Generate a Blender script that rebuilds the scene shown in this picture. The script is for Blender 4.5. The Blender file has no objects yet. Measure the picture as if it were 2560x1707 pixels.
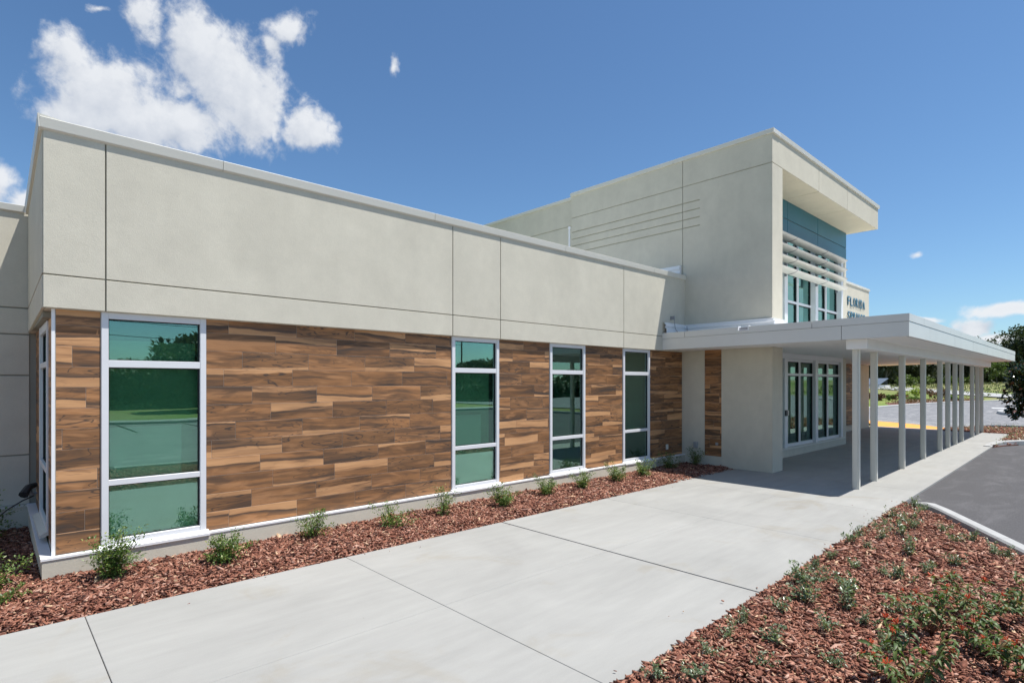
import bpy, bmesh, math, random
import numpy as np
from mathutils import Vector, Matrix
random.seed(7)
rng = np.random.default_rng(11)
R = math.radians
SC = bpy.context.scene
C = SC.collection

# ------------------------------------------------------------------ camera, sky, sun
HEAD = 47.14
cam_d = bpy.data.cameras.new('camera')
cam = bpy.data.objects.new('camera', cam_d)
C.objects.link(cam)
cam.location = (0, 0, 1.95)
cam.rotation_euler = (R(90), 0, R(HEAD - 90))
cam_d.sensor_width = 36
cam_d.lens = 1406 / 2560 * 36
cam_d.shift_y = 102.5 / 2560
cam_d.clip_start = 0.05
cam_d.clip_end = 3000
SC.camera = cam

SUN = Vector((0.27, -0.31, 1.0)).normalized()
sun_d = bpy.data.lights.new('sun', 'SUN')
sun_d.energy = 5.0
sun_d.angle = R(0.5)
sun_d.color = (1.0, 0.965, 0.91)
sun = bpy.data.objects.new('sun', sun_d)
C.objects.link(sun)
sun.rotation_euler = SUN.to_track_quat('Z', 'Y').to_euler()
sun.location = SUN * 60

vs = SC.view_settings
SC.display_settings.display_device = 'sRGB'
vs.view_transform = 'Standard'
vs.look = 'None'
vs.exposure = 0.33
vs.gamma = 1.0
vs.use_curve_mapping = False
SC.cycles.max_bounces = 8
SC.cycles.transparent_max_bounces = 10
SC.cycles.use_denoising = True


class NT:
    """tiny node-tree helper"""
    def __init__(self, tree):
        self.t = tree
        self.n = tree.nodes
        self.l = tree.links

    def add(self, typ, props=None, **inp):
        nd = self.n.new(typ)
        for k, v in (props or {}).items():
            setattr(nd, k, v)
        for k, v in inp.items():
            self.put(nd, int(k[1:]) if k[0] == 'i' and k[1:].isdigit() else k.replace('_', ' '), v)
        return nd

    def put(self, nd, key, v):
        s = nd.inputs[key]
        if isinstance(v, bpy.types.NodeSocket):
            self.l.new(v, s)
        elif isinstance(v, bpy.types.Node):
            self.l.new(v.outputs[0], s)
        else:
            s.default_value = v

    def math(self, op, a, b=0.0, c=0.0, clamp=False):
        nd = self.add('ShaderNodeMath', {'operation': op, 'use_clamp': clamp}, i0=a, i1=b, i2=c)
        return nd.outputs[0]

    def vmath(self, op, a, b=(0, 0, 0)):
        nd = self.add('ShaderNodeVectorMath', {'operation': op}, i0=a, i1=b)
        return nd.outputs['Value'] if op in ('LENGTH', 'DOT_PRODUCT') else nd.outputs[0]

    def noise(self, vec, scale, detail=3.0, rough=0.5, dist=0.0):
        nd = self.add('ShaderNodeTexNoise', None, Vector=vec, Scale=scale, Detail=detail, Roughness=rough, Distortion=dist)
        return nd.outputs[0]

    def ss(self, x, a, b, lo=0.0, hi=1.0):
        nd = self.add('ShaderNodeMapRange', {'interpolation_type': 'SMOOTHSTEP'}, Value=x)
        for k, v in (('From Min', a), ('From Max', b), ('To Min', lo), ('To Max', hi)):
            self.put(nd, k, v)
        return nd.outputs[0]

    def lin(self, x, a, b, lo=0.0, hi=1.0):
        nd = self.add('ShaderNodeMapRange', None, Value=x)
        for k, v in (('From Min', a), ('From Max', b), ('To Min', lo), ('To Max', hi)):
            self.put(nd, k, v)
        return nd.outputs[0]

    def mix(self, fac, a, b):
        nd = self.add('ShaderNodeMix', {'data_type': 'RGBA'})
        self.put(nd, 0, fac)
        self.put(nd, 6, a)
        self.put(nd, 7, b)
        return nd.outputs[2]

    def xyz(self, v):
        nd = self.add('ShaderNodeSeparateXYZ', None, i0=v)
        return nd.outputs[0], nd.outputs[1], nd.outputs[2]

    def vec(self, x, y, z):
        return self.add('ShaderNodeCombineXYZ', None, i0=x, i1=y, i2=z).outputs[0]

    def mapping(self, v, loc=(0, 0, 0), rot=(0, 0, 0), sc=(1, 1, 1), typ='POINT'):
        nd = self.add('ShaderNodeMapping', {'vector_type': typ}, Vector=v, Location=loc, Rotation=rot, Scale=sc)
        return nd.outputs[0]


def col(r, g, b):
    return (r, g, b, 1.0)


def build_world():
    w = bpy.data.worlds.new('World')
    SC.world = w
    w.use_nodes = True
    t = NT(w.node_tree)
    t.n.clear()
    sky = t.add('ShaderNodeTexSky', {'sky_type': 'NISHITA', 'sun_disc': False, 'sun_elevation': R(67.6),
                                      'sun_rotation': R(139), 'altitude': 0.0, 'air_density': 1.0,
                                      'dust_density': 0.25, 'ozone_density': 1.8})
    # cloud bank: a soft-edged density in azimuth / elevation broken up by fractal noise
    g = bpy.data.node_groups.new('cloud_density', 'ShaderNodeTree')
    g.interface.new_socket('P', in_out='INPUT', socket_type='NodeSocketVector')
    g.interface.new_socket('D', in_out='OUTPUT', socket_type='NodeSocketFloat')
    q = NT(g)
    gi = q.add('NodeGroupInput')
    go = q.add('NodeGroupOutput')
    P = gi.outputs[0]
    blobs = [(-.36, .17, .16, .09, .1), (1.487, .438, .039, .03, -.29), (1.445, .398, .072, .041, -.24), (1.48, .362, .041, .032, -.24),
             (1.403, .375, .07, .04, -.22), (1.346, .378, .040, .034, -.19), (1.329, .48, .037, .052, -.22),
             (1.293, .444, .058, .064, -.17), (1.249, .417, .04, .054, -.15), (1.323, .507, .022, .026, -.23),
             (1.219, .386, .014, .035, -.14), (1.176, .404, .028, .028, -.11), (1.152, .395, .027, .021, -.11),
             (1.199, .53, .045, .024, -.17), (1.229, .5, .022, .026, -.17), (1.403, .495, .030, .038, -.23),
             (1.03, .501, .014, .025, -.08), (1.565, .255, .040, .030, -.2), (1.530, .240, .034, .028, -.18),
             (1.457, .491, .022, .008, -.32),
             (.080, .094, .055, .010, .07), (.134, .074, .020, .012, .07), (.112, .056, .030, .009, .05), (.199, .179, .019, .010, .1),
             (.187, .086, .014, .005, .07), (1.62, .30, .03, .02, 0),
             # clouds behind the camera and overhead, seen only in the glass
             (-.35, .35, .14, .06, .1), (-1.2, .5, .2, .09, .3), (-2.0, .3, .2, .07, 0), (2.6, .4, .25, .09, .2),
             (-.75, .22, .12, .04, 0), (3.0, .2, .2, .05, 0), (-2.7, .55, .2, .1, .4)]
    warp = q.vmath('SCALE', q.vmath('SUBTRACT', q.add('ShaderNodeTexNoise', None, Vector=P, Scale=14.0, Detail=3.0).outputs[1], (.5, .5, .5)))
    warp.node.inputs['Scale'].default_value = 0.035
    PW = q.vmath('ADD', P, warp)
    m = None
    for (a, e, rx, ry, th) in blobs:
        v = q.mapping(PW, (a, e, 0), (0, 0, th), (rx, ry, 1), 'TEXTURE')
        L = q.vmath('LENGTH', v)
        if rx * ry < .00125 and .12 < e < .6 and a > 0 and (a, e) != (1.152, .395) and (a, e) != (1.176, .404):
            L = q.math('ADD', L, .42 if rx * ry > .0008 else .62)
        if m is None:
            m = L
        else:
            m = q.math('SMOOTH_MIN', m, L, 0.35)
    n1 = q.noise(P, 16.0, 12.0, 0.62, 0.3)
    n2 = q.noise(P, 52.0, 8.0, 0.6, 0.2)
    d = q.math('SUBTRACT', 1.0, m)
    d = q.math('MAXIMUM', d, -2.5)
    d = q.math('MULTIPLY_ADD', q.math('SUBTRACT', n1, .5), 2.1, d)
    d = q.math('MULTIPLY_ADD', q.math('SUBTRACT', n2, .5), 0.9, d)
    q.l.new(d, go.inputs[0])

    dirv = t.vmath('NORMALIZE', t.add('ShaderNodeTexCoord').outputs['Generated'])
    x, y, z = t.xyz(dirv)
    az = t.math('ARCTAN2', y, x)
    el = t.math('ARCSINE', z)
    p = t.vec(az, el, 0.0)
    p2 = t.vmath('ADD', p, (-.012, .022, 0))
    def dens(v):
        nd = t.add('ShaderNodeGroup', {'node_tree': g})
        t.put(nd, 0, v)
        return nd.outputs[0]
    d1, d2 = dens(p), dens(p2)
    d1 = t.math('ADD', d1, .46)
    cov = t.ss(d1, .0, 0.80)
    lit = t.math('MULTIPLY_ADD', t.math('SUBTRACT', d1, t.math('ADD', d2, .46)), 0.50, 0.62, clamp=True)
    core = t.ss(d1, 0.4, 1.6)
    ccol = t.mix(lit, col(.47, .52, .61), col(.80, .82, .85))
    ccol = t.mix(t.math('MULTIPLY', core, .15), ccol, col(.60, .64, .71))
    fac = t.math('MULTIPLY', cov, t.ss(z, 0.0, 0.05, .5, .95))
    tint = t.vmath('MULTIPLY', sky.outputs[0], (.76, .98, 1.14))
    bsky = t.add('ShaderNodeBackground', None, Color=tint, Strength=0.092)
    bcl = t.add('ShaderNodeBackground', None, Color=ccol, Strength=0.86)
    mx = t.add('ShaderNodeMixShader', None, i0=fac, i1=bsky, i2=bcl)
    out = t.add('ShaderNodeOutputWorld')
    t.l.new(mx.outputs[0], out.inputs[0])


build_world()


# ------------------------------------------------------------------ materials
def newmat(name):
    m = bpy.data.materials.new(name)
    m.use_nodes = True
    t = NT(m.node_tree)
    t.n.clear()
    out = t.add('ShaderNodeOutputMaterial')
    return m, t, out


def principled(t, out, color, rough=0.6, spec=0.5, metal=0.0, bump=None, bstr=0.2, bdist=0.01):
    b = t.add('ShaderNodeBsdfPrincipled')
    t.put(b, 'Base Color', color)
    t.put(b, 'Roughness', rough)
    t.put(b, 'Metallic', metal)
    t.put(b, 'Specular IOR Level', spec)
    if bump is not None:
        bn = t.add('ShaderNodeBump', None, Strength=bstr, Distance=bdist, Height=bump)
        t.put(b, 'Normal', bn.outputs[0])
    t.l.new(b.outputs[0], out.inputs[0])
    return b


def m_stucco(name, c, var=.07):
    m, t, out = newmat(name)
    p = t.add('ShaderNodeNewGeometry').outputs['Position']
    n = t.noise(p, 1.3, 5, .55, .6)
    n2 = t.noise(p, 5.5, 4, .6)
    k = t.math('ADD', t.lin(n, .3, .7, 1 - var, 1 + var * .6), t.lin(n2, .3, .7, -.03, .03))
    mp = t.mapping(p, sc=(1.5, 1.5, .25))
    k = t.math('MULTIPLY', k, t.lin(t.noise(mp, 1.2, 4, .6), .35, .65, .965, 1.02))
    sp = t.noise(p, 70, 2, .6)
    k = t.math('MULTIPLY', k, t.lin(sp, .3, .7, .97, 1.03))
    c_ = t.vmath('SCALE', c[:3] if False else (c[0], c[1], c[2]))
    t.put(c_.node, 'Scale', k)
    h = t.math('ADD', t.noise(p, 95, 3, .65), t.math('MULTIPLY', n2, .8))
    principled(t, out, c_, .88, .25, bump=h, bstr=.38, bdist=.005)
    return m


def m_plain(name, c, rough=.5, spec=.5, metal=0.0, var=.04, vs_=3.0, bump=0.0):
    m, t, out = newmat(name)
    p = t.add('ShaderNodeNewGeometry').outputs['Position']
    n = t.noise(p, vs_, 4, .6)
    c_ = t.vmath('SCALE', (c[0], c[1], c[2]))
    t.put(c_.node, 'Scale', t.lin(n, .3, .7, 1 - var, 1 + var))
    if bump:
        principled(t, out, c_, rough, spec, metal, bump=t.noise(p, 60, 3, .6), bstr=bump, bdist=.004)
    else:
        principled(t, out, c_, rough, spec, metal)
    return m


def m_concrete():
    m, t, out = newmat('concrete_walk')
    p = t.add('ShaderNodeNewGeometry').outputs['Position']
    r = t.add('ShaderNodeObjectInfo').outputs['Random']
    a = t.noise(p, .55, 5, .6, .8)
    b = t.noise(t.mapping(p, sc=(.5, 3.0, 1)), 2.2, 5, .65)
    f = t.noise(p, 130, 2, .6)
    k = t.math('ADD', t.lin(a, .3, .7, .90, 1.05), t.lin(b, .3, .7, -.06, .05))
    k = t.math('ADD', k, t.lin(r, 0, 1, -.025, .025))
    k = t.math('MULTIPLY', k, t.lin(f, .25, .75, .95, 1.05))
    st = t.ss(t.noise(p, .9, 5, .6, 1.2), .56, .70)
    base = t.mix(t.math('MULTIPLY', st, .5), col(.342, .338, .318), col(.31, .285, .235))
    sk = t.ss(t.noise(t.mapping(p, sc=(1, 1, 1)), 9, 2, .5), .77, .80)
    base = t.mix(t.math('MULTIPLY', sk, .35), base, col(.25, .24, .22))
    c_ = t.vmath('SCALE', base)
    t.put(c_.node, 'Scale', k)
    h = t.math('ADD', t.noise(t.mapping(p, sc=(8, 160, 1)), 1.0, 3, .6), t.math('MULTIPLY', f, .6))
    principled(t, out, c_, .82, .3, bump=h, bstr=.30, bdist=.003)
    return m


def m_asphalt(name, c, patch, amt=.6):
    m, t, out = newmat(name)
    p = t.add('ShaderNodeNewGeometry').outputs['Position']
    a = t.noise(t.mapping(p, sc=(.5, 1.3, 1)), 2.0, 8, .72, .6)
    b = t.noise(p, 55, 3, .7)
    s = t.ss(a, .46, .68)
    base = t.mix(t.math('MULTIPLY', s, amt), c, patch)
    k = t.lin(b, .3, .7, .75, 1.25)
    c_ = t.vmath('SCALE', base)
    t.put(c_.node, 'Scale', k)
    principled(t, out, c_, .9, .25, bump=b, bstr=.4, bdist=.006)
    return m


def m_wood_tile():
    m, t, out = newmat('wood_look_tile')
    o = t.add('ShaderNodeTexCoord').outputs['Object']
    r = t.add('ShaderNodeObjectInfo').outputs['Random']
    def rnd(k):
        nd = t.add('ShaderNodeTexWhiteNoise', {'noise_dimensions': '1D'})
        t.put(nd, 'W', t.math('MULTIPLY', r, k))
        return nd.outputs[0]
    r1, r2, r3, r4 = rnd(913.7), rnd(417.3), rnd(771.9), rnd(233.1)
    x, y, z = t.xyz(o)
    y = t.math('ADD', y, t.math('MULTIPLY', r, 37.0))
    off = t.vec(t.math('MULTIPLY', r1, 60), t.math('MULTIPLY', r2, 40), t.math('MULTIPLY', r3, 50))
    def nz(sx, sz, sc, det, ro, dist=0.0, zz=None):
        v = t.vec(t.math('MULTIPLY', x, sx), 0.0, t.math('MULTIPLY', z if zz is None else zz, sz))
        return t.noise(t.vmath('ADD', v, off), sc, det, ro, dist)
    w = nz(1.6, 5.0, 1.0, 3, .5)
    slope = t.math('MULTIPLY', t.math('MULTIPLY', t.math('SUBTRACT', r4, .5), .10), x)
    zz = t.math('ADD', t.math('MULTIPLY_ADD', t.math('SUBTRACT', w, .5), .085, z), slope)
    pos = t.math('DIVIDE', zz, .21)
    flip = t.math('GREATER_THAN', r1, .5)
    inv = t.math('SUBTRACT', 1.0, pos)
    pp = t.add('ShaderNodeMix', {'data_type': 'FLOAT'}, i0=flip, i2=pos, i3=inv).outputs[0]
    thr = t.lin(r2, 0, 1, .40, 1.40)
    e = t.math('SUBTRACT', pp, thr)
    light = t.ss(e, t.lin(r4, 0, 1, -.03, -.14), t.lin(r4, 0, 1, .03, .12))
    edge = t.math('MULTIPLY', t.ss(e, -.20, -.02), t.ss(e, .03, -.01))
    # growth figure: stretched, distorted bands
    fig = nz(1.15, 6.5, 1.3, 2, .45, 1.6)
    fine = nz(4.0, 150.0, 1.0, 5, .65, .3, zz)
    mid = nz(.8, 12.0, 1.0, 4, .55, .7, zz)
    big = nz(.75, 5.0, 1.0, 3, .5, .9, zz)
    brown = t.mix(t.ss(mid, .32, .66), col(.275, .130, .052), col(.155, .078, .036))
    brown = t.mix(t.math('MULTIPLY', t.ss(big, .50, .68), .75), brown, col(.105, .056, .030))
    brown = t.mix(t.math('MULTIPLY', t.ss(big, .48, .30), .75), brown, col(.34, .175, .082))
    brown = t.mix(t.math('MULTIPLY', t.ss(fig, .54, .66), .6), brown, col(.080, .048, .030))
    brown = t.mix(t.math('MULTIPLY', t.ss(fig, .44, .30), .6), brown, col(.35, .175, .078))
    brown = t.mix(t.lin(r3, .6, 1, 0, .28), brown, col(.150, .088, .048))
    bk = t.vmath('SCALE', brown)
    t.put(bk.node, 'Scale', t.lin(r4, 0, 1, .82, 1.22))
    tan = t.mix(t.ss(mid, .35, .7), col(.52, .285, .135), col(.40, .205, .093))
    tan = t.mix(t.math('MULTIPLY', t.ss(big, .5, .66), .5), tan, col(.26, .140, .070))
    c = t.mix(t.math('MULTIPLY', light, t.lin(r3, 0, 1, 1.0, .78)), bk, tan)
    c = t.mix(t.math('MULTIPLY', edge, t.ss(r4, .1, .6, 0, .85)), c, col(.050, .038, .031))
    streak = t.math('MULTIPLY', t.ss(t.math('ABSOLUTE', t.math('SUBTRACT', fig, .5)), .024, .0), t.ss(r3, .2, .6, .15, .9))
    streak = t.math('MULTIPLY', streak, t.math('SUBTRACT', 1.0, t.math('MULTIPLY', light, .7)))
    c = t.mix(streak, c, col(.045, .034, .028))
    s2 = t.math('MULTIPLY', t.ss(mid, .56, .68), t.lin(big, .35, .62, .15, .9))
    c = t.mix(s2, c, col(.052, .038, .030))
    k = t.math('MULTIPLY', t.lin(fine, .25, .75, .90, 1.10), 1.24)
    c_ = t.vmath('SCALE', c)
    t.put(c_.node, 'Scale', k)
    principled(t, out, c_, .55, .35, bump=fine, bstr=.12, bdist=.002)
    return m


def m_mulch(name, island=True):
    m, t, out = newmat(name)
    geo = t.add('ShaderNodeNewGeometry')
    p = geo.outputs['Position']
    if island:
        r = geo.outputs['Random Per Island']
    else:
        r = t.noise(p, 34, 3, .7)
        r = t.lin(r, .25, .75)
    ramp = t.add('ShaderNodeValToRGB', None, Fac=r)
    e = ramp.color_ramp.elements
    e[0].position = 0; e[0].color = col(.060, .028, .022)
    e[1].position = 1; e[1].color = col(.62, .40, .26)
    for pos, c in ((.22, (.165, .060, .039)), (.5, (.285, .115, .072)), (.8, (.39, .190, .128)), (.955, (.50, .30, .23)), (.975, (.60, .42, .26))):
        q = e.new(pos)
        q.color = col(*c)
    n = t.noise(p, 60, 4, .7)
    c_ = t.vmath('SCALE', ramp.outputs[0])
    t.put(c_.node, 'Scale', t.math('MULTIPLY', t.lin(n, .3, .7, .78, 1.25), 1.0 if island else .55))
    principled(t, out, c_, .8, .3, bump=t.noise(p, 120, 3, .7), bstr=.5, bdist=.006)
    return m


def m_leaf(name, c1, c2, c3=None, rough=.42, trans=.25):
    m, t, out = newmat(name)
    geo = t.add('ShaderNodeNewGeometry')
    r = geo.outputs['Random Per Island']
    ob = t.add('ShaderNodeObjectInfo').outputs['Random']
    r = t.math('FRACT', t.math('ADD', r, ob))
    c = t.mix(r, col(*c1), col(*c2))
    if c3:
        c = t.mix(t.ss(r, .86, .9), c, col(*c3))
    b = t.add('ShaderNodeBsdfPrincipled')
    t.put(b, 'Base Color', c)
    t.put(b, 'Roughness', rough)
    t.put(b, 'Specular IOR Level', .5)
    tr = t.add('ShaderNodeBsdfTranslucent')
    tc = t.vmath('MULTIPLY', c, (1.3, 1.5, .6))
    t.put(tr, 'Color', tc)
    mx = t.add('ShaderNodeMixShader', None, i0=trans, i1=b.outputs[0], i2=tr.outputs[0])
    t.l.new(mx.outputs[0], out.inputs[0])
    return m


def m_glass(name, tint, refl, base=.30):
    m, t, out = newmat(name)
    fr = t.add('ShaderNodeFresnel', None, IOR=1.5)
    fac = t.math('MULTIPLY_ADD', fr.outputs[0], .75, base, clamp=True)
    p = t.add('ShaderNodeNewGeometry').outputs['Position']
    bn = t.add('ShaderNodeBump', None, Strength=.02, Distance=.02, Height=t.noise(p, 1.6, 1, .4))
    gl = t.add('ShaderNodeBsdfGlossy', None, Color=col(*refl), Roughness=.004)
    t.put(gl, 'Normal', bn.outputs[0])
    tr = t.add('ShaderNodeBsdfTransparent', None, Color=col(*tint))
    mx = t.add('ShaderNodeMixShader', None, i0=fac, i1=tr.outputs[0], i2=gl.outputs[0])
    t.l.new(mx.outputs[0], out.inputs[0])
    return m


def m_grass(name, c1, c2, c3, s=1.0):
    m, t, out = newmat(name)
    p = t.add('ShaderNodeNewGeometry').outputs['Position']
    a = t.noise(p, .12 * s, 6, .65, .5)
    b = t.noise(t.mapping(p, sc=(1, 1, .3)), 2.5 * s, 5, .7)
    f = t.noise(p, 14 * s, 4, .75)
    c = t.mix(t.ss(a, .42, .62), col(*c1), col(*c2))
    c = t.mix(t.math('MULTIPLY', t.ss(b, .5, .72), .8), c, col(*c3))
    c_ = t.vmath('SCALE', c)
    t.put(c_.node, 'Scale', t.lin(f, .25, .75, .55, 1.4))
    principled(t, out, c_, .95, .1, bump=f, bstr=.8, bdist=.04)
    return m


M = {}
M['stucco'] = m_stucco('beige_stucco', (.615, .578, .478), .05)
M['stucco_warm'] = m_stucco('warm_stucco', (.62, .575, .47), .04)
M['joint_soft'] = m_plain('shallow_joint', (.42, .40, .31), .9, .2)
M['joint'] = m_plain('recessed_joint', (.30, .29, .24), .9, .2)
M['coping'] = m_plain('coping_metal', (.66, .64, .57), .42, .5, 0, .03, .8)
M['soffit_warm'] = m_stucco('overhang_soffit', (.66, .60, .45), .03)
M['white_frame'] = m_plain('white_aluminium', (.72, .725, .74), .35, .5, 0, .02)
M['sill'] = m_plain('white_sill', (.84, .84, .84), .4, .5, 0, .02)
M['gasket'] = m_plain('black_gasket', (.012, .014, .016), .5, .4)
M['canopy'] = m_plain('canopy_metal', (.70, .685, .64), .30, .6, 0, .05, .7)
M['canopy_white'] = m_plain('canopy_soffit_white', (.86, .85, .82), .6, .4, 0, .02)
M['column'] = m_plain('column_paint', (.66, .645, .575), .38, .5, 0, .03)
M['membrane'] = m_plain('white_roof_membrane', (.84, .84, .84), .45, .4, 0, .03)
M['grout'] = m_plain('tile_grout', (.42, .38, .33), .9, .2)
M['tile'] = m_wood_tile()
M['concrete'] = m_concrete()
M['kerb'] = m_plain('kerb_concrete', (.40, .40, .39), .85, .3, 0, .10, 5, .25)
M['jointfill'] = m_plain('slab_joint', (.15, .13, .115), .95, .1)
M['asphalt'] = m_asphalt('fresh_asphalt', col(.090, .087, .089), col(.15, .145, .148), .5)
M['asphalt_far'] = m_asphalt('worn_asphalt', col(.20, .20, .205), col(.34, .335, .33), .8)
M['paint_white'] = m_plain('white_road_paint', (.75, .75, .72), .7, .3, 0, .08, 6)
M['paint_orange'] = m_plain('orange_paint', (.82, .36, .07), .7, .3, 0, .10, 2)
M['mulch'] = m_mulch('bark_mulch_chips', True)
M['mulch_base'] = m_mulch('bark_mulch_bed', False)
M['shrub_leaf'] = m_leaf('small_shrub_leaf', (.055, .115, .022), (.16, .235, .055), (.30, .33, .10))
M['cover_leaf'] = m_leaf('ground_cover_leaf', (.10, .15, .075), (.23, .28, .17), (.45, .47, .36), .3)
M['fire_leaf'] = m_leaf('flowering_bush_leaf', (.060, .105, .026), (.125, .175, .045), (.22, .15, .06), .5)
M['flower'] = m_leaf('orange_red_flower', (.62, .085, .035), (.72, .16, .05), None, .5)
M['stem'] = m_plain('woody_stem', (.14, .085, .055), .8, .2)
M['redstem'] = m_plain('reddish_stem', (.22, .10, .05), .6, .3)
M['oak1'] = m_leaf('dark_oak_leaf', (.038, .058, .026), (.075, .095, .045), None, .7, .15)
M['oak2'] = m_leaf('grey_oak_leaf', (.062, .080, .045), (.125, .140, .085), None, .7, .15)
M['oak3'] = m_leaf('bright_scrub_leaf', (.085, .13, .03), (.16, .21, .055), None, .6, .2)
M['bark'] = m_plain('grey_bark', (.20, .18, .15), .95, .1, 0, .3, 4)
M['magnolia'] = m_leaf('glossy_magnolia_leaf', (.020, .040, .014), (.045, .070, .025), (.14, .065, .03), .16, .08)
M['yellow_leaf'] = m_leaf('yellow_green_leaf', (.22, .30, .04), (.42, .46, .08), None, .5, .3)
M['red_leaf'] = m_leaf('red_tip_leaf', (.14, .055, .035), (.16, .12, .05), (.30, .10, .06), .45, .15)
M['lawn'] = m_grass('lawn_grass', (.17, .23, .055), (.24, .275, .08), (.31, .30, .13))
M['field'] = m_grass('field_grass', (.16, .21, .055), (.26, .245, .12), (.34, .30, .18), .6)
M['ground'] = m_grass('ground_soil_grass', (.12, .16, .05), (.19, .19, .09), (.26, .22, .14), .7)
M['blue_panel'] = m_plain('teal_blue_wall_panel', (.018, .160, .225), .42, .5, 0, .06, 1.2)
M['fin'] = m_plain('sunshade_fin', (.62, .60, .54), .35, .5, 0, .02)
M['bracket'] = m_plain('grey_bracket', (.30, .30, .32), .45, .5, .2)
M['glass'] = m_glass('green_tinted_glass', (.80, .94, .85), (.60, .85, .79), .20)
M['glass_hi'] = m_glass('blue_green_glass', (.42, .72, .64), (.50, .93, .86), .38)
M['blind'] = m_plain('pale_interior_panel', (.60, .84, .72), .8, .2)
M['shade'] = m_plain('green_grey_pane_backing', (.36, .56, .42), .85, .2)  # panels added behind the panes, toned to lift the dark tree reflections
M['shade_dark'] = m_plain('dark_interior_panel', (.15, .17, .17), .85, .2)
M['interior'] = m_plain('dim_interior', (.16, .17, .16), .9, .2)
M['letter'] = m_plain('blue_sign_letter', (.015, .13, .22), .35, .5)
M['logo'] = m_plain('teal_sign_emblem', (.05, .40, .46), .4, .5)
M['dark_metal'] = m_plain('dark_fixture_metal', (.045, .045, .045), .4, .5)
M['grey_box'] = m_plain('grey_outlet_box', (.33, .34, .35), .4, .5)
M['shed_roof'] = m_plain('pale_blue_metal_sheet', (.13, .165, .215), .5, .4, 0, .12, .6)
M['wood_pole'] = m_plain('wooden_pole', (.13, .10, .08), .9, .1, 0, .2, 2)
M['roof'] = m_plain('roof_surface', (.72, .72, .70), .8, .2)


# ------------------------------------------------------------------ object helpers
WLOC = {}


def link(name, me, mat, parent=None, loc=(0, 0, 0), rot=(0, 0, 0)):
    o = bpy.data.objects.new(name, me)
    C.objects.link(o)
    if mat is not None and me is not None and len(me.materials) == 0:
        me.materials.append(mat)
    o.rotation_euler = rot
    base = WLOC.get(parent.name, Vector((0, 0, 0))) if parent else Vector((0, 0, 0))
    o.location = Vector(loc) - base
    if parent:
        o.parent = parent
    WLOC[o.name] = Vector(loc)
    return o


def tag(o, label=None, cat=None, group=None, kind=None):
    if label: o['label'] = label
    if cat: o['category'] = cat
    if group: o['group'] = group
    if kind: o['kind'] = kind
    return o


def empty(name, loc, rz=0.0, **k):
    o = bpy.data.objects.new(name, None)
    o.empty_display_size = .2
    C.objects.link(o)
    o.location = loc
    o.rotation_euler = (0, 0, rz)
    WLOC[o.name] = Vector(loc)
    return tag(o, **k)


def smooth(me, on=True):
    me.polygons.foreach_set('use_smooth', [on] * len(me.polygons))


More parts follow.
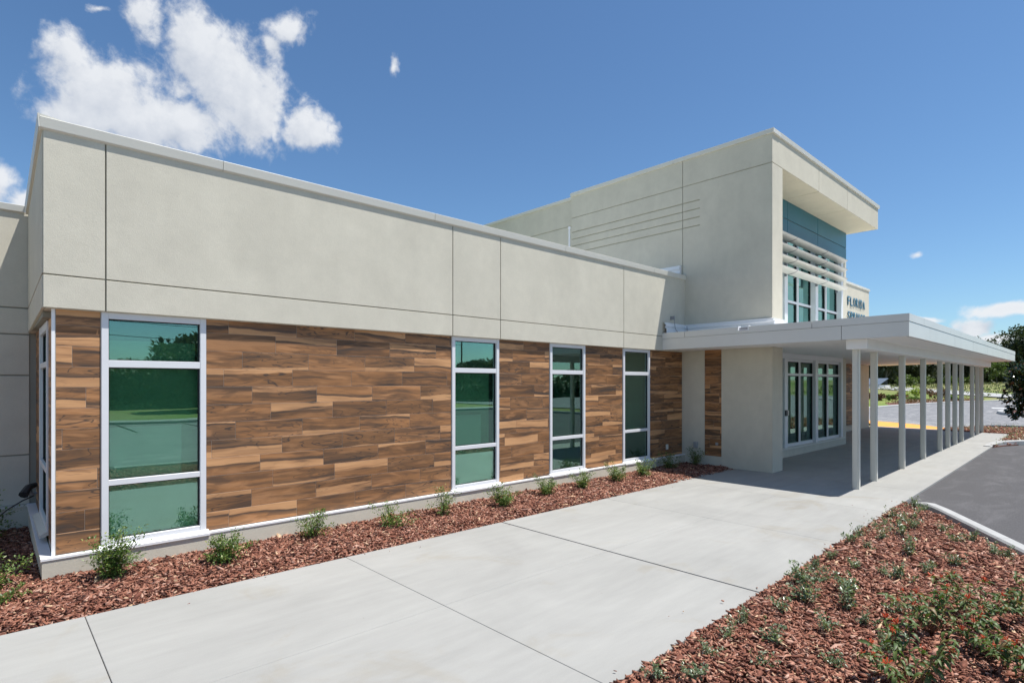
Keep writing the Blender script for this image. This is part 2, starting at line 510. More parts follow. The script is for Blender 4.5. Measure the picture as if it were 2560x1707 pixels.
class MB:
    """mesh collector in world coordinates, stored relative to an origin"""
    def __init__(self):
        self.bm = bmesh.new()

    def box(self, x0, x1, y0, y1, z0, z1):
        v = [self.bm.verts.new(p) for p in ((x0, y0, z0), (x1, y0, z0), (x1, y1, z0), (x0, y1, z0),
                                            (x0, y0, z1), (x1, y0, z1), (x1, y1, z1), (x0, y1, z1))]
        for f in ((0, 3, 2, 1), (4, 5, 6, 7), (0, 1, 5, 4), (1, 2, 6, 5), (2, 3, 7, 6), (3, 0, 4, 7)):
            self.bm.faces.new([v[i] for i in f])
        return v

    def hexa(self, pts):
        v = [self.bm.verts.new(p) for p in pts]
        for f in ((0, 3, 2, 1), (4, 5, 6, 7), (0, 1, 5, 4), (1, 2, 6, 5), (2, 3, 7, 6), (3, 0, 4, 7)):
            self.bm.faces.new([v[i] for i in f])

    def prism(self, poly, z0, z1):
        """vertical prism over a CCW xy polygon; z may be callables"""
        f0 = z0 if callable(z0) else (lambda x, y: z0)
        f1 = z1 if callable(z1) else (lambda x, y: z1)
        a = [self.bm.verts.new((x, y, f0(x, y))) for x, y in poly]
        b = [self.bm.verts.new((x, y, f1(x, y))) for x, y in poly]
        n = len(poly)
        self.bm.faces.new(b)
        self.bm.faces.new(a[::-1])
        for i in range(n):
            self.bm.faces.new((a[i], a[(i + 1) % n], b[(i + 1) % n], b[i]))

    def extrude_x(self, prof, x0, x1):
        a = [self.bm.verts.new((x0, y, z)) for y, z in prof]
        b = [self.bm.verts.new((x1, y, z)) for y, z in prof]
        n = len(prof)
        self.bm.faces.new(a)
        self.bm.faces.new(b[::-1])
        for i in range(n):
            self.bm.faces.new((a[i], b[i], b[(i + 1) % n], a[(i + 1) % n]))

    def tube(self, pts, r, n=6, r1=None):
        pts = [Vector(p) for p in pts]
        rings = []
        for i, p in enumerate(pts):
            d = (pts[min(i + 1, len(pts) - 1)] - pts[max(i - 1, 0)])
            d = d.normalized() if d.length > 1e-6 else Vector((0, 0, 1))
            u = d.orthogonal().normalized()
            w = d.cross(u)
            rr = r if r1 is None else r + (r1 - r) * i / max(1, len(pts) - 1)
            rings.append([self.bm.verts.new(p + (u * math.cos(2 * math.pi * k / n) + w * math.sin(2 * math.pi * k / n)) * rr) for k in range(n)])
        for a, b in zip(rings, rings[1:]):
            # match the twist of the second ring to the first
            off = min(range(n), key=lambda s: sum((a[k].co - b[(k + s) % n].co).length for k in range(n)))
            for k in range(n):
                self.bm.faces.new((a[k], a[(k + 1) % n], b[(k + 1 + off) % n], b[(k + off) % n]))
        self.bm.faces.new(rings[0][::-1])
        self.bm.faces.new(rings[-1])

    def done(self, name, mat, parent=None, origin=(0, 0, 0), bevel=0.0, rot=(0, 0, 0), sm=False):
        o = Vector(origin)
        if bevel:
            bmesh.ops.bevel(self.bm, geom=list(self.bm.edges), offset=bevel, segments=1, affect='EDGES', profile=.5)
        bmesh.ops.recalc_face_normals(self.bm, faces=self.bm.faces)
        if o.length:
            bmesh.ops.translate(self.bm, verts=self.bm.verts, vec=-o)
        me = bpy.data.meshes.new(name)
        self.bm.to_mesh(me)
        self.bm.free()
        if sm:
            smooth(me)
        return link(name, me, mat, parent, o, rot)


def boxobj(name, mat, parent, x0, x1, y0, y1, z0, z1, bevel=0.0, origin=None):
    b = MB()
    b.box(x0, x1, y0, y1, z0, z1)
    return b.done(name, mat, parent, origin if origin else (x0, y0, z0), bevel)


def poly_sheet(name, mat, poly, z, parent=None, **k):
    bm = bmesh.new()
    zf = z if callable(z) else (lambda x, y: z)
    bm.faces.new([bm.verts.new((x, y, zf(x, y))) for x, y in poly])
    bmesh.ops.recalc_face_normals(bm, faces=bm.faces)
    if bm.faces[:][0].normal.z < 0:
        bmesh.ops.reverse_faces(bm, faces=bm.faces)
    me = bpy.data.meshes.new(name)
    bm.to_mesh(me)
    bm.free()
    return tag(link(name, me, mat, parent), **k)


# ------------------------------------------------------------------ ground
def terrain_z(x, y):
    s = min(1, max(0, (x - 88) / 55.0))
    s = s * s * (3 - 2 * s)
    return -.09 + s * (2.15 - .022 * max(-20, min(60, y)))


def build_ground():
    xs = list(np.concatenate([np.linspace(-900, -80, 8), np.linspace(-60, 70, 14), np.linspace(75, 180, 43), np.linspace(200, 1500, 12)]))
    ys = list(np.concatenate([np.linspace(-900, -80, 8), np.linspace(-60, 90, 31), np.linspace(110, 1200, 10)]))
    v = [(x, y, terrain_z(x, y)) for y in ys for x in xs]
    nx = len(xs)
    f = [(j * nx + i, j * nx + i + 1, (j + 1) * nx + i + 1, (j + 1) * nx + i) for j in range(len(ys) - 1) for i in range(nx - 1)]
    me = bpy.data.meshes.new('ground')
    me.from_pydata(v, [], f)
    smooth(me)
    tag(link('ground', me, M['field']), kind='structure')


build_ground()


def walk_edge(x):
    return 2.155 + .0207 * x


JX = [.58 + 2.335 * k for k in range(-6, 13)]


def build_walk():
    root = empty('walkway', (6, 4, 0), kind='structure')
    # dark joint bed under the slabs
    pl = [(-14, walk_edge(-14) + .02), (28.3, walk_edge(28.3) + .02), (28.3, 12), (12.9, 12), (12.9, 6.05), (12.3, 6.05), (12.3, 5.86), (-14, 5.86)]
    b = MB()
    b.prism(pl, -.12, -.012)
    b.done('joint_bed', M['jointfill'], root, (6, 4, 0))
    for i in range(len(JX) - 1):
        g0 = .0027 if abs(JX[i] - 5.25) > .2 else .013
        g1 = .0027 if abs(JX[i + 1] - 5.25) > .2 else .013
        x0, x1 = JX[i] + g0, JX[i + 1] - g1
        if x0 > 28.2:
            continue
        x1 = min(x1, 28.32)
        fine = .0022
        yt = 5.87 if x1 < 12.2 else 7.35
        rows = [(None, 4.02 - fine), (4.02 + fine, yt)] if x1 < 12.2 else [(None, 4.25 - fine), (4.25 + fine, yt)]
        for (a, c) in rows:
            ya0 = walk_edge(x0) if a is None else a
            ya1 = walk_edge(x1) if a is None else a
            b = MB()
            b.prism([(x0, ya0), (x1, ya1), (x1, c), (x0, c)], -.10, 0.0)
            b.done('slab', M['concrete'], root, (x0, ya0, 0), .003)
    b = MB()
    b.prism([(12.3, 5.875), (14.0, 5.875), (14.0, 6.08), (12.3, 6.08)], -.09, -.003)
    b.done('slab', M['concrete'], root, (12.3, 5.875, 0))


build_walk()


# planting beds -----------------------------------------------------
def in_poly(px, py, poly):
    ins = np.zeros(len(px), bool)
    n = len(poly)
    for i in range(n):
        x0, y0 = poly[i]
        x1, y1 = poly[(i + 1) % n]
        if y0 == y1:
            continue
        c = ((y0 > py) != (y1 > py)) & (px < (x1 - x0) * (py - y0) / (y1 - y0) + x0)
        ins ^= c
    return ins


def bumpy(x, y):
    return .018 * np.sin(3.1 * x + 1.3 * y) + .014 * np.sin(5.3 * y - 2.2 * x + 1) + .010 * np.sin(9.0 * x + 7.0 * y)


FRONT = [(-7, 5.872), (12.3, 5.872), (12.3, 7.2), (.37, 7.2), (.37, 9.98), (-7, 9.98)]
RIGHT = [(-12, walk_edge(-12)), (10.95, walk_edge(10.95)), (8.37, .70), (6.5, -.18), (5.0, -.42), (2.0, -.50), (-12, -.5)]
FARBED = [(28.34, 5.0), (22.3, 2.60), (23.2, 2.42), (24.15, 2.06), (25.4, 1.0), (26.3, -1), (27, -7), (33, -7), (32.8, 2), (32.2, 4.1), (30.5, 4.9)]
FARBED = [(22.3, 2.625), (23.2, 2.42), (24.15, 2.06), (25.4, 1.0), (26.3, -1), (27, -7), (33, -7), (32.8, 2), (32.2, 4.1), (30.5, 4.9), (28.34, 5.0), (28.34, 2.74)]


def build_bed(name, poly, zc, label):
    xs0, xs1 = min(p[0] for p in poly), max(p[0] for p in poly)
    bm = bmesh.new()
    vs_ = [bm.verts.new((x, y, zc)) for x, y in poly]
    bm.faces.new(vs_)
    bmesh.ops.recalc_face_normals(bm, faces=bm.faces)
    ret = bmesh.ops.extrude_face_region(bm, geom=bm.faces[:])
    up = [e for e in ret['geom'] if isinstance(e, bmesh.types.BMVert)]
    bmesh.ops.translate(bm, verts=up, vec=(0, 0, -.12))
    bmesh.ops.recalc_face_normals(bm, faces=bm.faces)
    me = bpy.data.meshes.new(name)
    bm.to_mesh(me)
    bm.free()
    tag(link(name, me, M['mulch_base']), kind='structure')


def chips(name, poly, zfun, spots, seed, zoff=0.0):
    """irregular bark chips as one mesh; spots = (x0,x1,y0,y1,per_m2,size)"""
    r = np.random.default_rng(seed)
    P = []; S = []
    for (x0, x1, y0, y1, d, s) in spots:
        n = int((x1 - x0) * (y1 - y0) * d)
        x = r.uniform(x0, x1, n); y = r.uniform(y0, y1, n)
        k = in_poly(x, y, poly)
        P.append(np.stack([x[k], y[k]], 1))
        S.append(np.full(k.sum(), s))
    P = np.concatenate(P); S = np.concatenate(S)
    n = len(P)
    # chip outline: 6 points, random squash, thin
    base = np.array([(-1, .05), (-.45, -.5), (.4, -.55), (1, -.1), (.5, .5), (-.4, .45)])
    L = r.lognormal(0, .38, n) * .024 * S
    W = L * r.uniform(.28, .72, n)
    T = r.uniform(.0025, .007, n) * S
    o = base[None] * (1 + r.uniform(-.28, .28, (n, 6, 2)))
    o[:, :, 0] *= L[:, None]
    o[:, :, 1] *= W[:, None]
    bend = r.uniform(-.35, .35, n)[:, None] * (o[:, :, 0] / L[:, None]) ** 2 * L[:, None] * .5
    top = np.concatenate([o, (bend + T[:, None])[..., None]], 2)
    bot = np.concatenate([o * .86, (bend - T[:, None])[..., None]], 2)
    v = np.concatenate([top, bot], 1)
    yaw = r.uniform(0, 2 * np.pi, n)
    pit = r.normal(0, .30, n)
    rol = r.normal(0, .42, n)
    cy, sy, cp, sp, cr, sr = np.cos(yaw), np.sin(yaw), np.cos(pit), np.sin(pit), np.cos(rol), np.sin(rol)
    Rm = np.empty((n, 3, 3))
    Rm[:, 0, 0] = cy * cp; Rm[:, 0, 1] = cy * sp * sr - sy * cr; Rm[:, 0, 2] = cy * sp * cr + sy * sr
    Rm[:, 1, 0] = sy * cp; Rm[:, 1, 1] = sy * sp * sr + cy * cr; Rm[:, 1, 2] = sy * sp * cr - cy * sr
    Rm[:, 2, 0] = -sp; Rm[:, 2, 1] = cp * sr; Rm[:, 2, 2] = cp * cr
    v = np.einsum('nij,nkj->nki', Rm, v)
    z = zfun(P[:, 0], P[:, 1]) + r.uniform(.0, .030, n) + zoff
    v += np.stack([P[:, 0], P[:, 1], z], 1)[:, None]
    F = [(0, 1, 2, 3), (0, 3, 4, 5), (9, 8, 7, 6), (11, 10, 9, 6)] + [(i + 6, (i + 1) % 6 + 6, (i + 1) % 6, i) for i in range(6)]
    F = np.array(F)
    faces = (F[None] + 12 * np.arange(n)[:, None, None]).reshape(-1, 4)
    me = bpy.data.meshes.new(name)
    me.vertices.add(n * 12)
    me.vertices.foreach_set('co', v.reshape(-1).astype(np.float32))
    me.loops.add(len(faces) * 4)
    me.loops.foreach_set('vertex_index', faces.reshape(-1).astype(np.int32))
    me.polygons.add(len(faces))
    me.polygons.foreach_set('loop_start', np.arange(0, len(faces) * 4, 4, dtype=np.int32))
    me.update(calc_edges=True)
    return link(name, me, M['mulch'])


def zf_front(x, y):
    return -.030 + .028 * np.clip((y - 5.87) / .25, 0, 1) + np.abs(bumpy(x, y)) * .6 * np.clip((y - 5.9) / .2, 0, 1)


def zf_right(x, y):
    e = np.clip((walk_edge(x) - y) / .25, 0, 1)
    return -.022 + .030 * e + bumpy(x, y) * .7 * e


build_bed('planting_bed', FRONT, -.022, '')
build_bed('planting_bed', RIGHT, -.022, '')
build_bed('planting_bed', FARBED, -.01, '')
o = chips('bark_mulch', FRONT, zf_front, [(-1.2, 5.0, 5.84, 10, 2300, 1.0), (5.0, 12.3, 5.84, 7.2, 1800, 1.08), (-7, -1.2, 5.84, 10, 500, 1.5)], 1)
tag(o, 'reddish brown bark mulch in the bed along the tiled wall', 'mulch', kind='stuff')
o = chips('bark_mulch', RIGHT, zf_right, [(2.2, 6.5, -.4, 2.4, 2700, 1.0), (6.5, 11, .3, 2.5, 2000, 1.1), (-2, 2.2, -1.3, 2.3, 600, 1.5), (2.2, 6.5, -1.3, -.4, 700, 1.4)], 2)
tag(o, 'reddish brown bark mulch between the walkway and the angled kerb', 'mulch', kind='stuff')
o = chips('bark_mulch', FARBED, lambda x, y: x * 0 + .005, [(22, 33, -3, 5.2, 260, 1.7)], 3)
tag(o, 'bark mulch in the far bed beyond the end of the canopy', 'mulch', kind='stuff')


STRAY = [(-2, 5.86), (12, 5.86), (12, 5.35), (-2, 5.35)]
o = chips('bark_mulch', STRAY, lambda x, y: x * 0 - .004, [(-2, 12, 5.5, 5.86, 3, .5)], 5)
tag(o, 'a few stray bark chips on the walkway below the wall bed', 'mulch', kind='stuff')
o = chips('bark_mulch', [(1, 2.2), (11, 2.4), (11, 2.95), (1, 2.8)], lambda x, y: x * 0 - .004, [(1, 11, 2.2, 2.55, 6, .5), (1, 11, 2.5, 3.0, 1.2, .4)], 6)
tag(o, 'a few stray bark chips on the walkway beside the right bed', 'mulch', kind='stuff')

# paving --------------------------------------------------------------
NEARLOT = [(10.95, walk_edge(10.95) + .02), (22.25, walk_edge(22.25) + .02), (23.2, 2.40), (24.1, 2.0), (25.3, .95), (26.2, -1), (26.9, -7), (27, -17), (-30, -17), (-30, -.6), (2, -.6), (5.0, -.52), (6.5, -.28), (8.42, .62)]
poly_sheet('asphalt_lot', M['asphalt'], NEARLOT[::-1], -.035, kind='structure')


def sweep(name, path, w, z0, z1, mat, label=None, cat=None, side=1, taper=None, parent=None, **k):
    """kerb: a bevelled strip swept along a path"""
    b = bmesh.new()
    P = [Vector((p[0], p[1], 0)) for p in path]
    rings = []
    for i, p in enumerate(P):
        d = (P[min(i + 1, len(P) - 1)] - P[max(i - 1, 0)]).normalized()
        nrm = Vector((-d.y, d.x, 0)) * side
        h = z1 if taper is None else z1 * taper[i]
        c = .022
        prof = [(0, z0), (0, h - c), (c, h), (w - c, h), (w, h - c), (w, z0)]
        rings.append([b.verts.new(p + nrm * a + Vector((0, 0, zz))) for a, zz in prof])
    for r0, r1 in zip(rings, rings[1:]):
        for j in range(len(r0) - 1):
            b.faces.new((r0[j], r0[j + 1], r1[j + 1], r1[j]))
    b.faces.new(rings[0]); b.faces.new(rings[-1][::-1])
    bmesh.ops.recalc_face_normals(b, faces=b.faces)
    me = bpy.data.meshes.new(name)
    b.to_mesh(me)
    b.free()
    return tag(link(name, me, mat, parent), label, cat, **k)


poly_sheet('car_park', M['asphalt_far'], [(-30, -17), (12.5, -17), (12.5, -4.5), (4.5, -1.6), (-30, -1.6)], -.029, kind='structure')
kr = empty('kerb', (9, 1.2, 0), kind='structure')
kp = [(11.0, 2.22), (10.72, 2.06), (10.30, 1.82), (9.70, 1.47), (8.9, 1.0), (8.38, .70), (7.5, .25), (6.9, -.03), (6.3, -.21), (5.0, -.40), (3.6, -.47), (2, -.49), (-12, -.5), (-30, -.5)]
tp = [.25, .8, 1.0] + [1.0] * 11
def lerp(a, b, t): return (a[0] + (b[0] - a[0]) * t, a[1] + (b[1] - a[1]) * t)
# segment the near kerb into cast lengths with hairline joints
cuts = [(0, 4), (4, 8), (8, 11), (11, 13)]
for a, c in cuts:
    seg = kp[a:c + 1]
    if a: seg[0] = lerp(seg[0], seg[1], .008)
    sweep('kerb_length', seg, .16, -.12, .085, M['kerb'], side=1, taper=tp[a:c + 1], parent=None)
for o in [x for x in C.objects if x.name.startswith('kerb_length')]:
    o.parent = kr
    o.location = Vector((0, 0, 0)) - Vector((9, 1.2, 0))

sweep('kerb', [(22.28, 2.62), (22.8, 2.56), (23.3, 2.42), (23.8, 2.22), (24.25, 1.95), (24.8, 1.5), (25.4, .85), (25.9, 0), (26.4, -1.4), (26.8, -4), (27, -9), (27, -17)],
      .2, -.12, .11, M['kerb'], side=1, taper=[.2, .7, 1, 1, 1, 1, 1, 1, 1, 1, 1, 1], kind='structure')

FARLOT = [(33, -40), (33, 3.2), (32.3, 4.2), (30.4, 4.95), (31.5, 6.07), (32.4, 7.07), (33.0, 8.1), (33.5, 9.0), (35, 11), (38, 13), (42, 13.3), (46.0, 12.6), (51, 12.5), (57.5, 12.1), (63, 11.6), (67.8, 10.8), (74, 9.5), (79, 8.2), (84, 6.5), (95, 9.5), (96, -40)]
poly_sheet('drive', M['asphalt_far'], FARLOT, -.03, kind='structure')
sweep('kerb', [(38, 13.0), (42, 13.3), (46.0, 12.6), (51, 12.5), (57.5, 12.1), (63, 11.6), (67.8, 10.8), (74, 9.5), (79, 8.2), (81, 7.3), (82, 6.5)], .45, -.12, .10, M['kerb'], side=1, kind='structure')
RAMP = [(29.0, 7.6), (28.9, 4.9), (30.0, 4.9), (31.5, 6.07), (32.4, 7.07), (32.9, 8.1), (33.45, 8.95), (31.9, 8.5), (30.4, 7.9)]
poly_sheet('kerb_ramp', M['paint_orange'], RAMP, -.004, kind='structure')
poly_sheet('kerb_ramp_edge', M['kerb'], [(28.3, 7.6), (28.3, 4.85), (28.92, 4.85), (29.0, 7.6)], .0, kind='structure')
sweep('kerb', [(30.05, 4.98), (31.45, 6.14), (32.3, 7.12), (32.83, 8.13), (33.38, 8.98), (34.9, 10.9)], .14, -.12, .02, M['kerb'], side=-1, kind='structure')
# painted parking lines
ln = empty('parking_lines', (34, 7, 0), kind='structure')
for (a, b_, w) in (((34.3, 4.2), (34.3, 9.6), .11), ((36.2, 7.9), (36.2, 11.6), .11), ((38.3, 9.6), (38.3, 12.6), .11), ((33.2, 3.6), (33.25, 7.2), .10)):
    poly_sheet('painted_line', M['paint_white'], [(a[0] - w / 2, a[1]), (a[0] + w / 2, a[1]), (b_[0] + w / 2, b_[1]), (b_[0] - w / 2, b_[1])], -.024)
poly_sheet('painted_line', M['paint_white'], [(56.6, 6.6), (57.8, 6.8), (57.8, 1.5), (56.6, 1.5)], -.024)
poly_sheet('painted_line', M['paint_white'], [(69, 7.2), (71, 7.0), (71, 3), (69, 3)], -.024)
for o in [x for x in C.objects if x.name.startswith('painted_line')]:
    o.parent = ln
    o.location = -Vector((34, 7, 0))
# traffic island
ring = [(49 + 5.2 * math.cos(a), 3.1 + 2.3 * math.sin(a)) for a in np.linspace(0, 2 * math.pi, 33)]
sweep('kerb', ring, .35, -.12, .14, M['kerb'], side=1, kind='structure')
poly_sheet('planting_bed', M['mulch_base'], [(49 + 4.9 * math.cos(a), 3.1 + 2.0 * math.sin(a)) for a in np.linspace(0, 2 * math.pi, 25)[:-1]], .05, kind='structure')
# lawn patch and far path
poly_sheet('lawn', M['lawn'], [(34.9, 11.1), (38, 13.3), (42, 13.65), (46.0, 13.0), (51, 12.9), (57.5, 12.5), (63, 12.0), (67.8, 11.2), (74, 9.9), (79, 8.6), (85, 8.8), (89, 11.5), (113, 30), (100, 60), (30, 60), (29, 13), (28.6, 8.0), (31.9, 8.6), (33.4, 9.1)], -.06, kind='structure')
def path_strip(name, mat, pts, w, dz):
    v, f = [], []
    for i, (x, y) in enumerate(pts):
        a = pts[max(0, i - 1)]; c = pts[min(len(pts) - 1, i + 1)]
        d = Vector((c[0] - a[0], c[1] - a[1])).normalized()
        for q in (-.5, .5):
            px, py = x - d.y * w * q, y + d.x * w * q
            v.append((px, py, terrain_z(px, py) + dz))
    f = [(2 * i, 2 * i + 1, 2 * i + 3, 2 * i + 2) for i in range(len(pts) - 1)]
    me = bpy.data.meshes.new(name)
    me.from_pydata(v, [], f)
    me.update()
    if me.polygons[0].normal.z < 0:
        me.flip_normals()
    tag(link(name, me, mat), kind='structure')


path_strip('footpath', M['kerb'], [(72 + 3.0 * k, -12 + 2.55 * k) for k in range(24)], 5.2, .14)
poly_sheet('planting_bed', M['mulch_base'], [(56, 13.0), (68, 11.9), (80, 9.6), (84, 10.8), (78, 14), (64, 15.5)], -.052, kind='structure')


# ------------------------------------------------------------------ building
BLD = empty('school_building', (6.3, 7.15, 0), label='low beige stucco building with wood-look tiled walls, green glass and a taller entrance block', cat='building')
YF, YT = 7.15, 7.225          # fascia / base face, tile face
ZF = 2.69                     # underside of the fascia band
WINS = [(.85, 1.84), (5.39, 6.39), (7.66, 8.68), (9.94, 10.95)]
XE = 12.36


def part(b, name, mat, origin=(6.3, 7.15, 0), bevel=0.0, parent=BLD, **k):
    return b.done(name, mat, parent, origin, bevel, **k)


# base plinth (front + side) and structural wall behind tiles
b = MB()
b.prism([(.37, YF), (XE, YF), (XE, 7.24), (.455, 7.24), (.455, 9.95), (.37, 9.95)], -.05, lambda x, y: .20 + max(0, y - 7.24) * .04)
part(b, 'plinth', M['stucco'])
b = MB()
b.prism([(.36, YF - .008), (XE, YF - .008), (XE, 7.22), (.452, 7.22), (.452, 9.94), (.36, 9.94)], lambda x, y: .20 + max(0, y - 7.24) * .04 + .001, lambda x, y: .222 + max(0, y - 7.24) * .04)
part(b, 'plinth_cap', M['sill'])
wall = MB()
cuts_ = [.47] + [v for w in WINS for v in w] + [XE]
for i in range(0, len(cuts_), 2):
    wall.box(cuts_[i], cuts_[i + 1], YT + .003, 7.42, .18, ZF + .02)
wall.box(.458, .62, 7.425, 7.75, .18, ZF + .02)
wall.box(.458, .62, 9.0, 9.95, .18, ZF + .02)
wall_o = part(wall, 'tiled_wall', M['grout'])
b = MB()
b.box(.395, XE, YF + .02, 7.5, ZF + .004, 4.42)
b.box(.395, .72, 7.5, 9.95, 2.62, 4.20)
upper_o = part(b, 'upper_wall', M['joint'])
JV = [.38, .88, 5.36, 6.37, 9.88, XE]
g = .0065
for i in range(5):
    x0 = JV[i] + (0 if i == 0 else g); x1 = JV[i + 1] - (0 if i == 4 else g)
    for (z0, z1) in ((ZF, 3.015 - g), (3.015 + g, 4.45)):
        boxobj('panel', M['stucco'], upper_o, x0, x1, YF, YF + .02, z0, z1, .003)
# side fascia (slightly falling parapet) as two panels
for (za, zb, zc, zd) in ((ZF, 3.005, 2.62, 2.93), (3.025, 4.45, 2.95, 4.20)):
    b = MB()
    b.hexa([(.372, YF + .021, za), (.395, YF + .021, za), (.395, 9.93, zc), (.372, 9.93, zc), (.372, YF + .021, zb), (.395, YF + .021, zb), (.395, 9.93, zd), (.372, 9.93, zd)])
    b.done('panel', M['stucco'], upper_o, (.372, YF, za))
# fascia soffit strip
b = MB()
b.box(.40, XE, YF + .03, 7.5, ZF - .006, ZF + .003)
b.hexa([(.38, 7.5, 2.68), (.72, 7.5, 2.68), (.72, 9.93, 2.61), (.38, 9.93, 2.61), (.38, 7.5, 2.69), (.72, 7.5, 2.69), (.72, 9.93, 2.62), (.38, 9.93, 2.62)])
part(b, 'fascia_soffit', M['stucco'])
# coping: lengths with hairline joints, standing 2.5 cm proud, slight outward lean
cx = [.352, 2.0, 5.0, 8.0, 11.0, XE]
for i in range(5):
    b = MB()
    x0, x1 = cx[i], cx[i + 1] - .004
    b.extrude_x([(YF - .028, 4.435), (YF - .040, 4.535), (YF + .02, 4.555), (7.52, 4.50), (7.52, 4.42), (YF + .0, 4.42)], x0, x1)
    b.done('coping', M['coping'], upper_o, (x0, YF, 4.435), .003)
b = MB()
b.hexa([(.345, YF - .03, 4.435), (.72, 7.2, 4.435), (.72, 9.9, 4.19), (.345, 9.9, 4.19), (.335, YF - .042, 4.56), (.72, 7.2, 4.55), (.72, 9.9, 4.31), (.335, 9.9, 4.30)])
b.done('coping', M['coping'], upper_o, (.35, 8.5, 4.4))
b = MB()
b.box(.72, XE + .2, 7.5, 13, 4.0, 4.12)
part(b, 'roof', M['roof'])


# tile cladding
TL, TH = .8165, .2095
ZR = [2.53 - TH * k for k in range(0, 12)]
ROWX = [2.087, 2.639, 2.244, 2.035, 2.356, 2.581, 2.164, 1.903, 2.45, 2.606, 2.347, 2.091, 2.5]
tile_cache = {}


def tile_mesh(x0, x1, z0, z1):
    """part of a full tile whose local origin is the tile's own lower left corner"""
    key = (round(x0, 3), round(x1, 3), round(z0, 3), round(z1, 3))
    if key in tile_cache:
        return tile_cache[key]
    bm = bmesh.new()
    c = .0022
    d = .013
    a = [bm.verts.new(p) for p in ((x0, c, z0), (x1, c, z0), (x1, c, z1), (x0, c, z1))]
    f = [bm.verts.new(p) for p in ((x0 + c, 0, z0 + c), (x1 - c, 0, z0 + c), (x1 - c, 0, z1 - c), (x0 + c, 0, z1 - c))]
    k = [bm.verts.new(p) for p in ((x0, d, z0), (x1, d, z0), (x1, d, z1), (x0, d, z1))]
    bm.faces.new(f)
    bm.faces.new(k[::-1])
    for i in range(4):
        j = (i + 1) % 4
        bm.faces.new((a[i], a[j], f[j], f[i]))
        bm.faces.new((k[i], k[j], a[j], a[i]))
    bmesh.ops.recalc_face_normals(bm, faces=bm.faces)
    me = bpy.data.meshes.new('tile')
    bm.to_mesh(me)
    bm.free()
    me.materials.append(M['tile'])
    tile_cache[key] = me
    return me


def clad(parent, u0, u1, zb, zt, place, phase=0.0, ztop=None):
    """place(u, z) -> (world loc, rot) of a tile whose corner is at (u, z)"""
    gap = .0012
    for k in range(13):
        rt = ZR[k - 1] if 0 < k <= 11 else (2.53 + TH if k == 0 else ZR[11])
        rb = ZR[k] if k < 12 else ZR[11] - TH
        if k == 0:
            rb = ZR[0]
        lo, hi = max(rb, zb), min(rt, zt)
        if hi - lo < .012:
            continue
        s = ROWX[k] + phase
        n0 = math.floor((u0 - s) / TL)
        u = s + n0 * TL
        while u < u1 - .004:
            a, c = max(u, u0), min(u + TL, u1)
            if c - a > .012:
                me = tile_mesh(a - u + gap, c - u - gap, lo - rb + gap, hi - rb - gap)
                loc, rot = place(u, rb)
                link('tile', me, None, parent, loc, rot)
            u += TL


fr = [.475] + [v for w in WINS for v in w] + [XE - .0]
for i in range(0, len(fr), 2):
    clad(wall_o, fr[i] + .006, fr[i + 1] - .006, .225, ZF - .003, lambda u, z: ((u, YT, z), (0, 0, 0)))
# side wall, facing -X: u runs towards -Y
for (y0, y1) in ((9.0, 9.93), (7.24, 7.75)):
    clad(wall_o, -y1, -y0, .30, 2.62, lambda u, z: ((.455, -u, z), (0, 0, R(-90))), phase=.31)
# corner trim
b = MB()
b.box(.447, .474, YT - .004, YT + .016, .223, ZF - .004)
part(b, 'corner_trim', M['sill'])


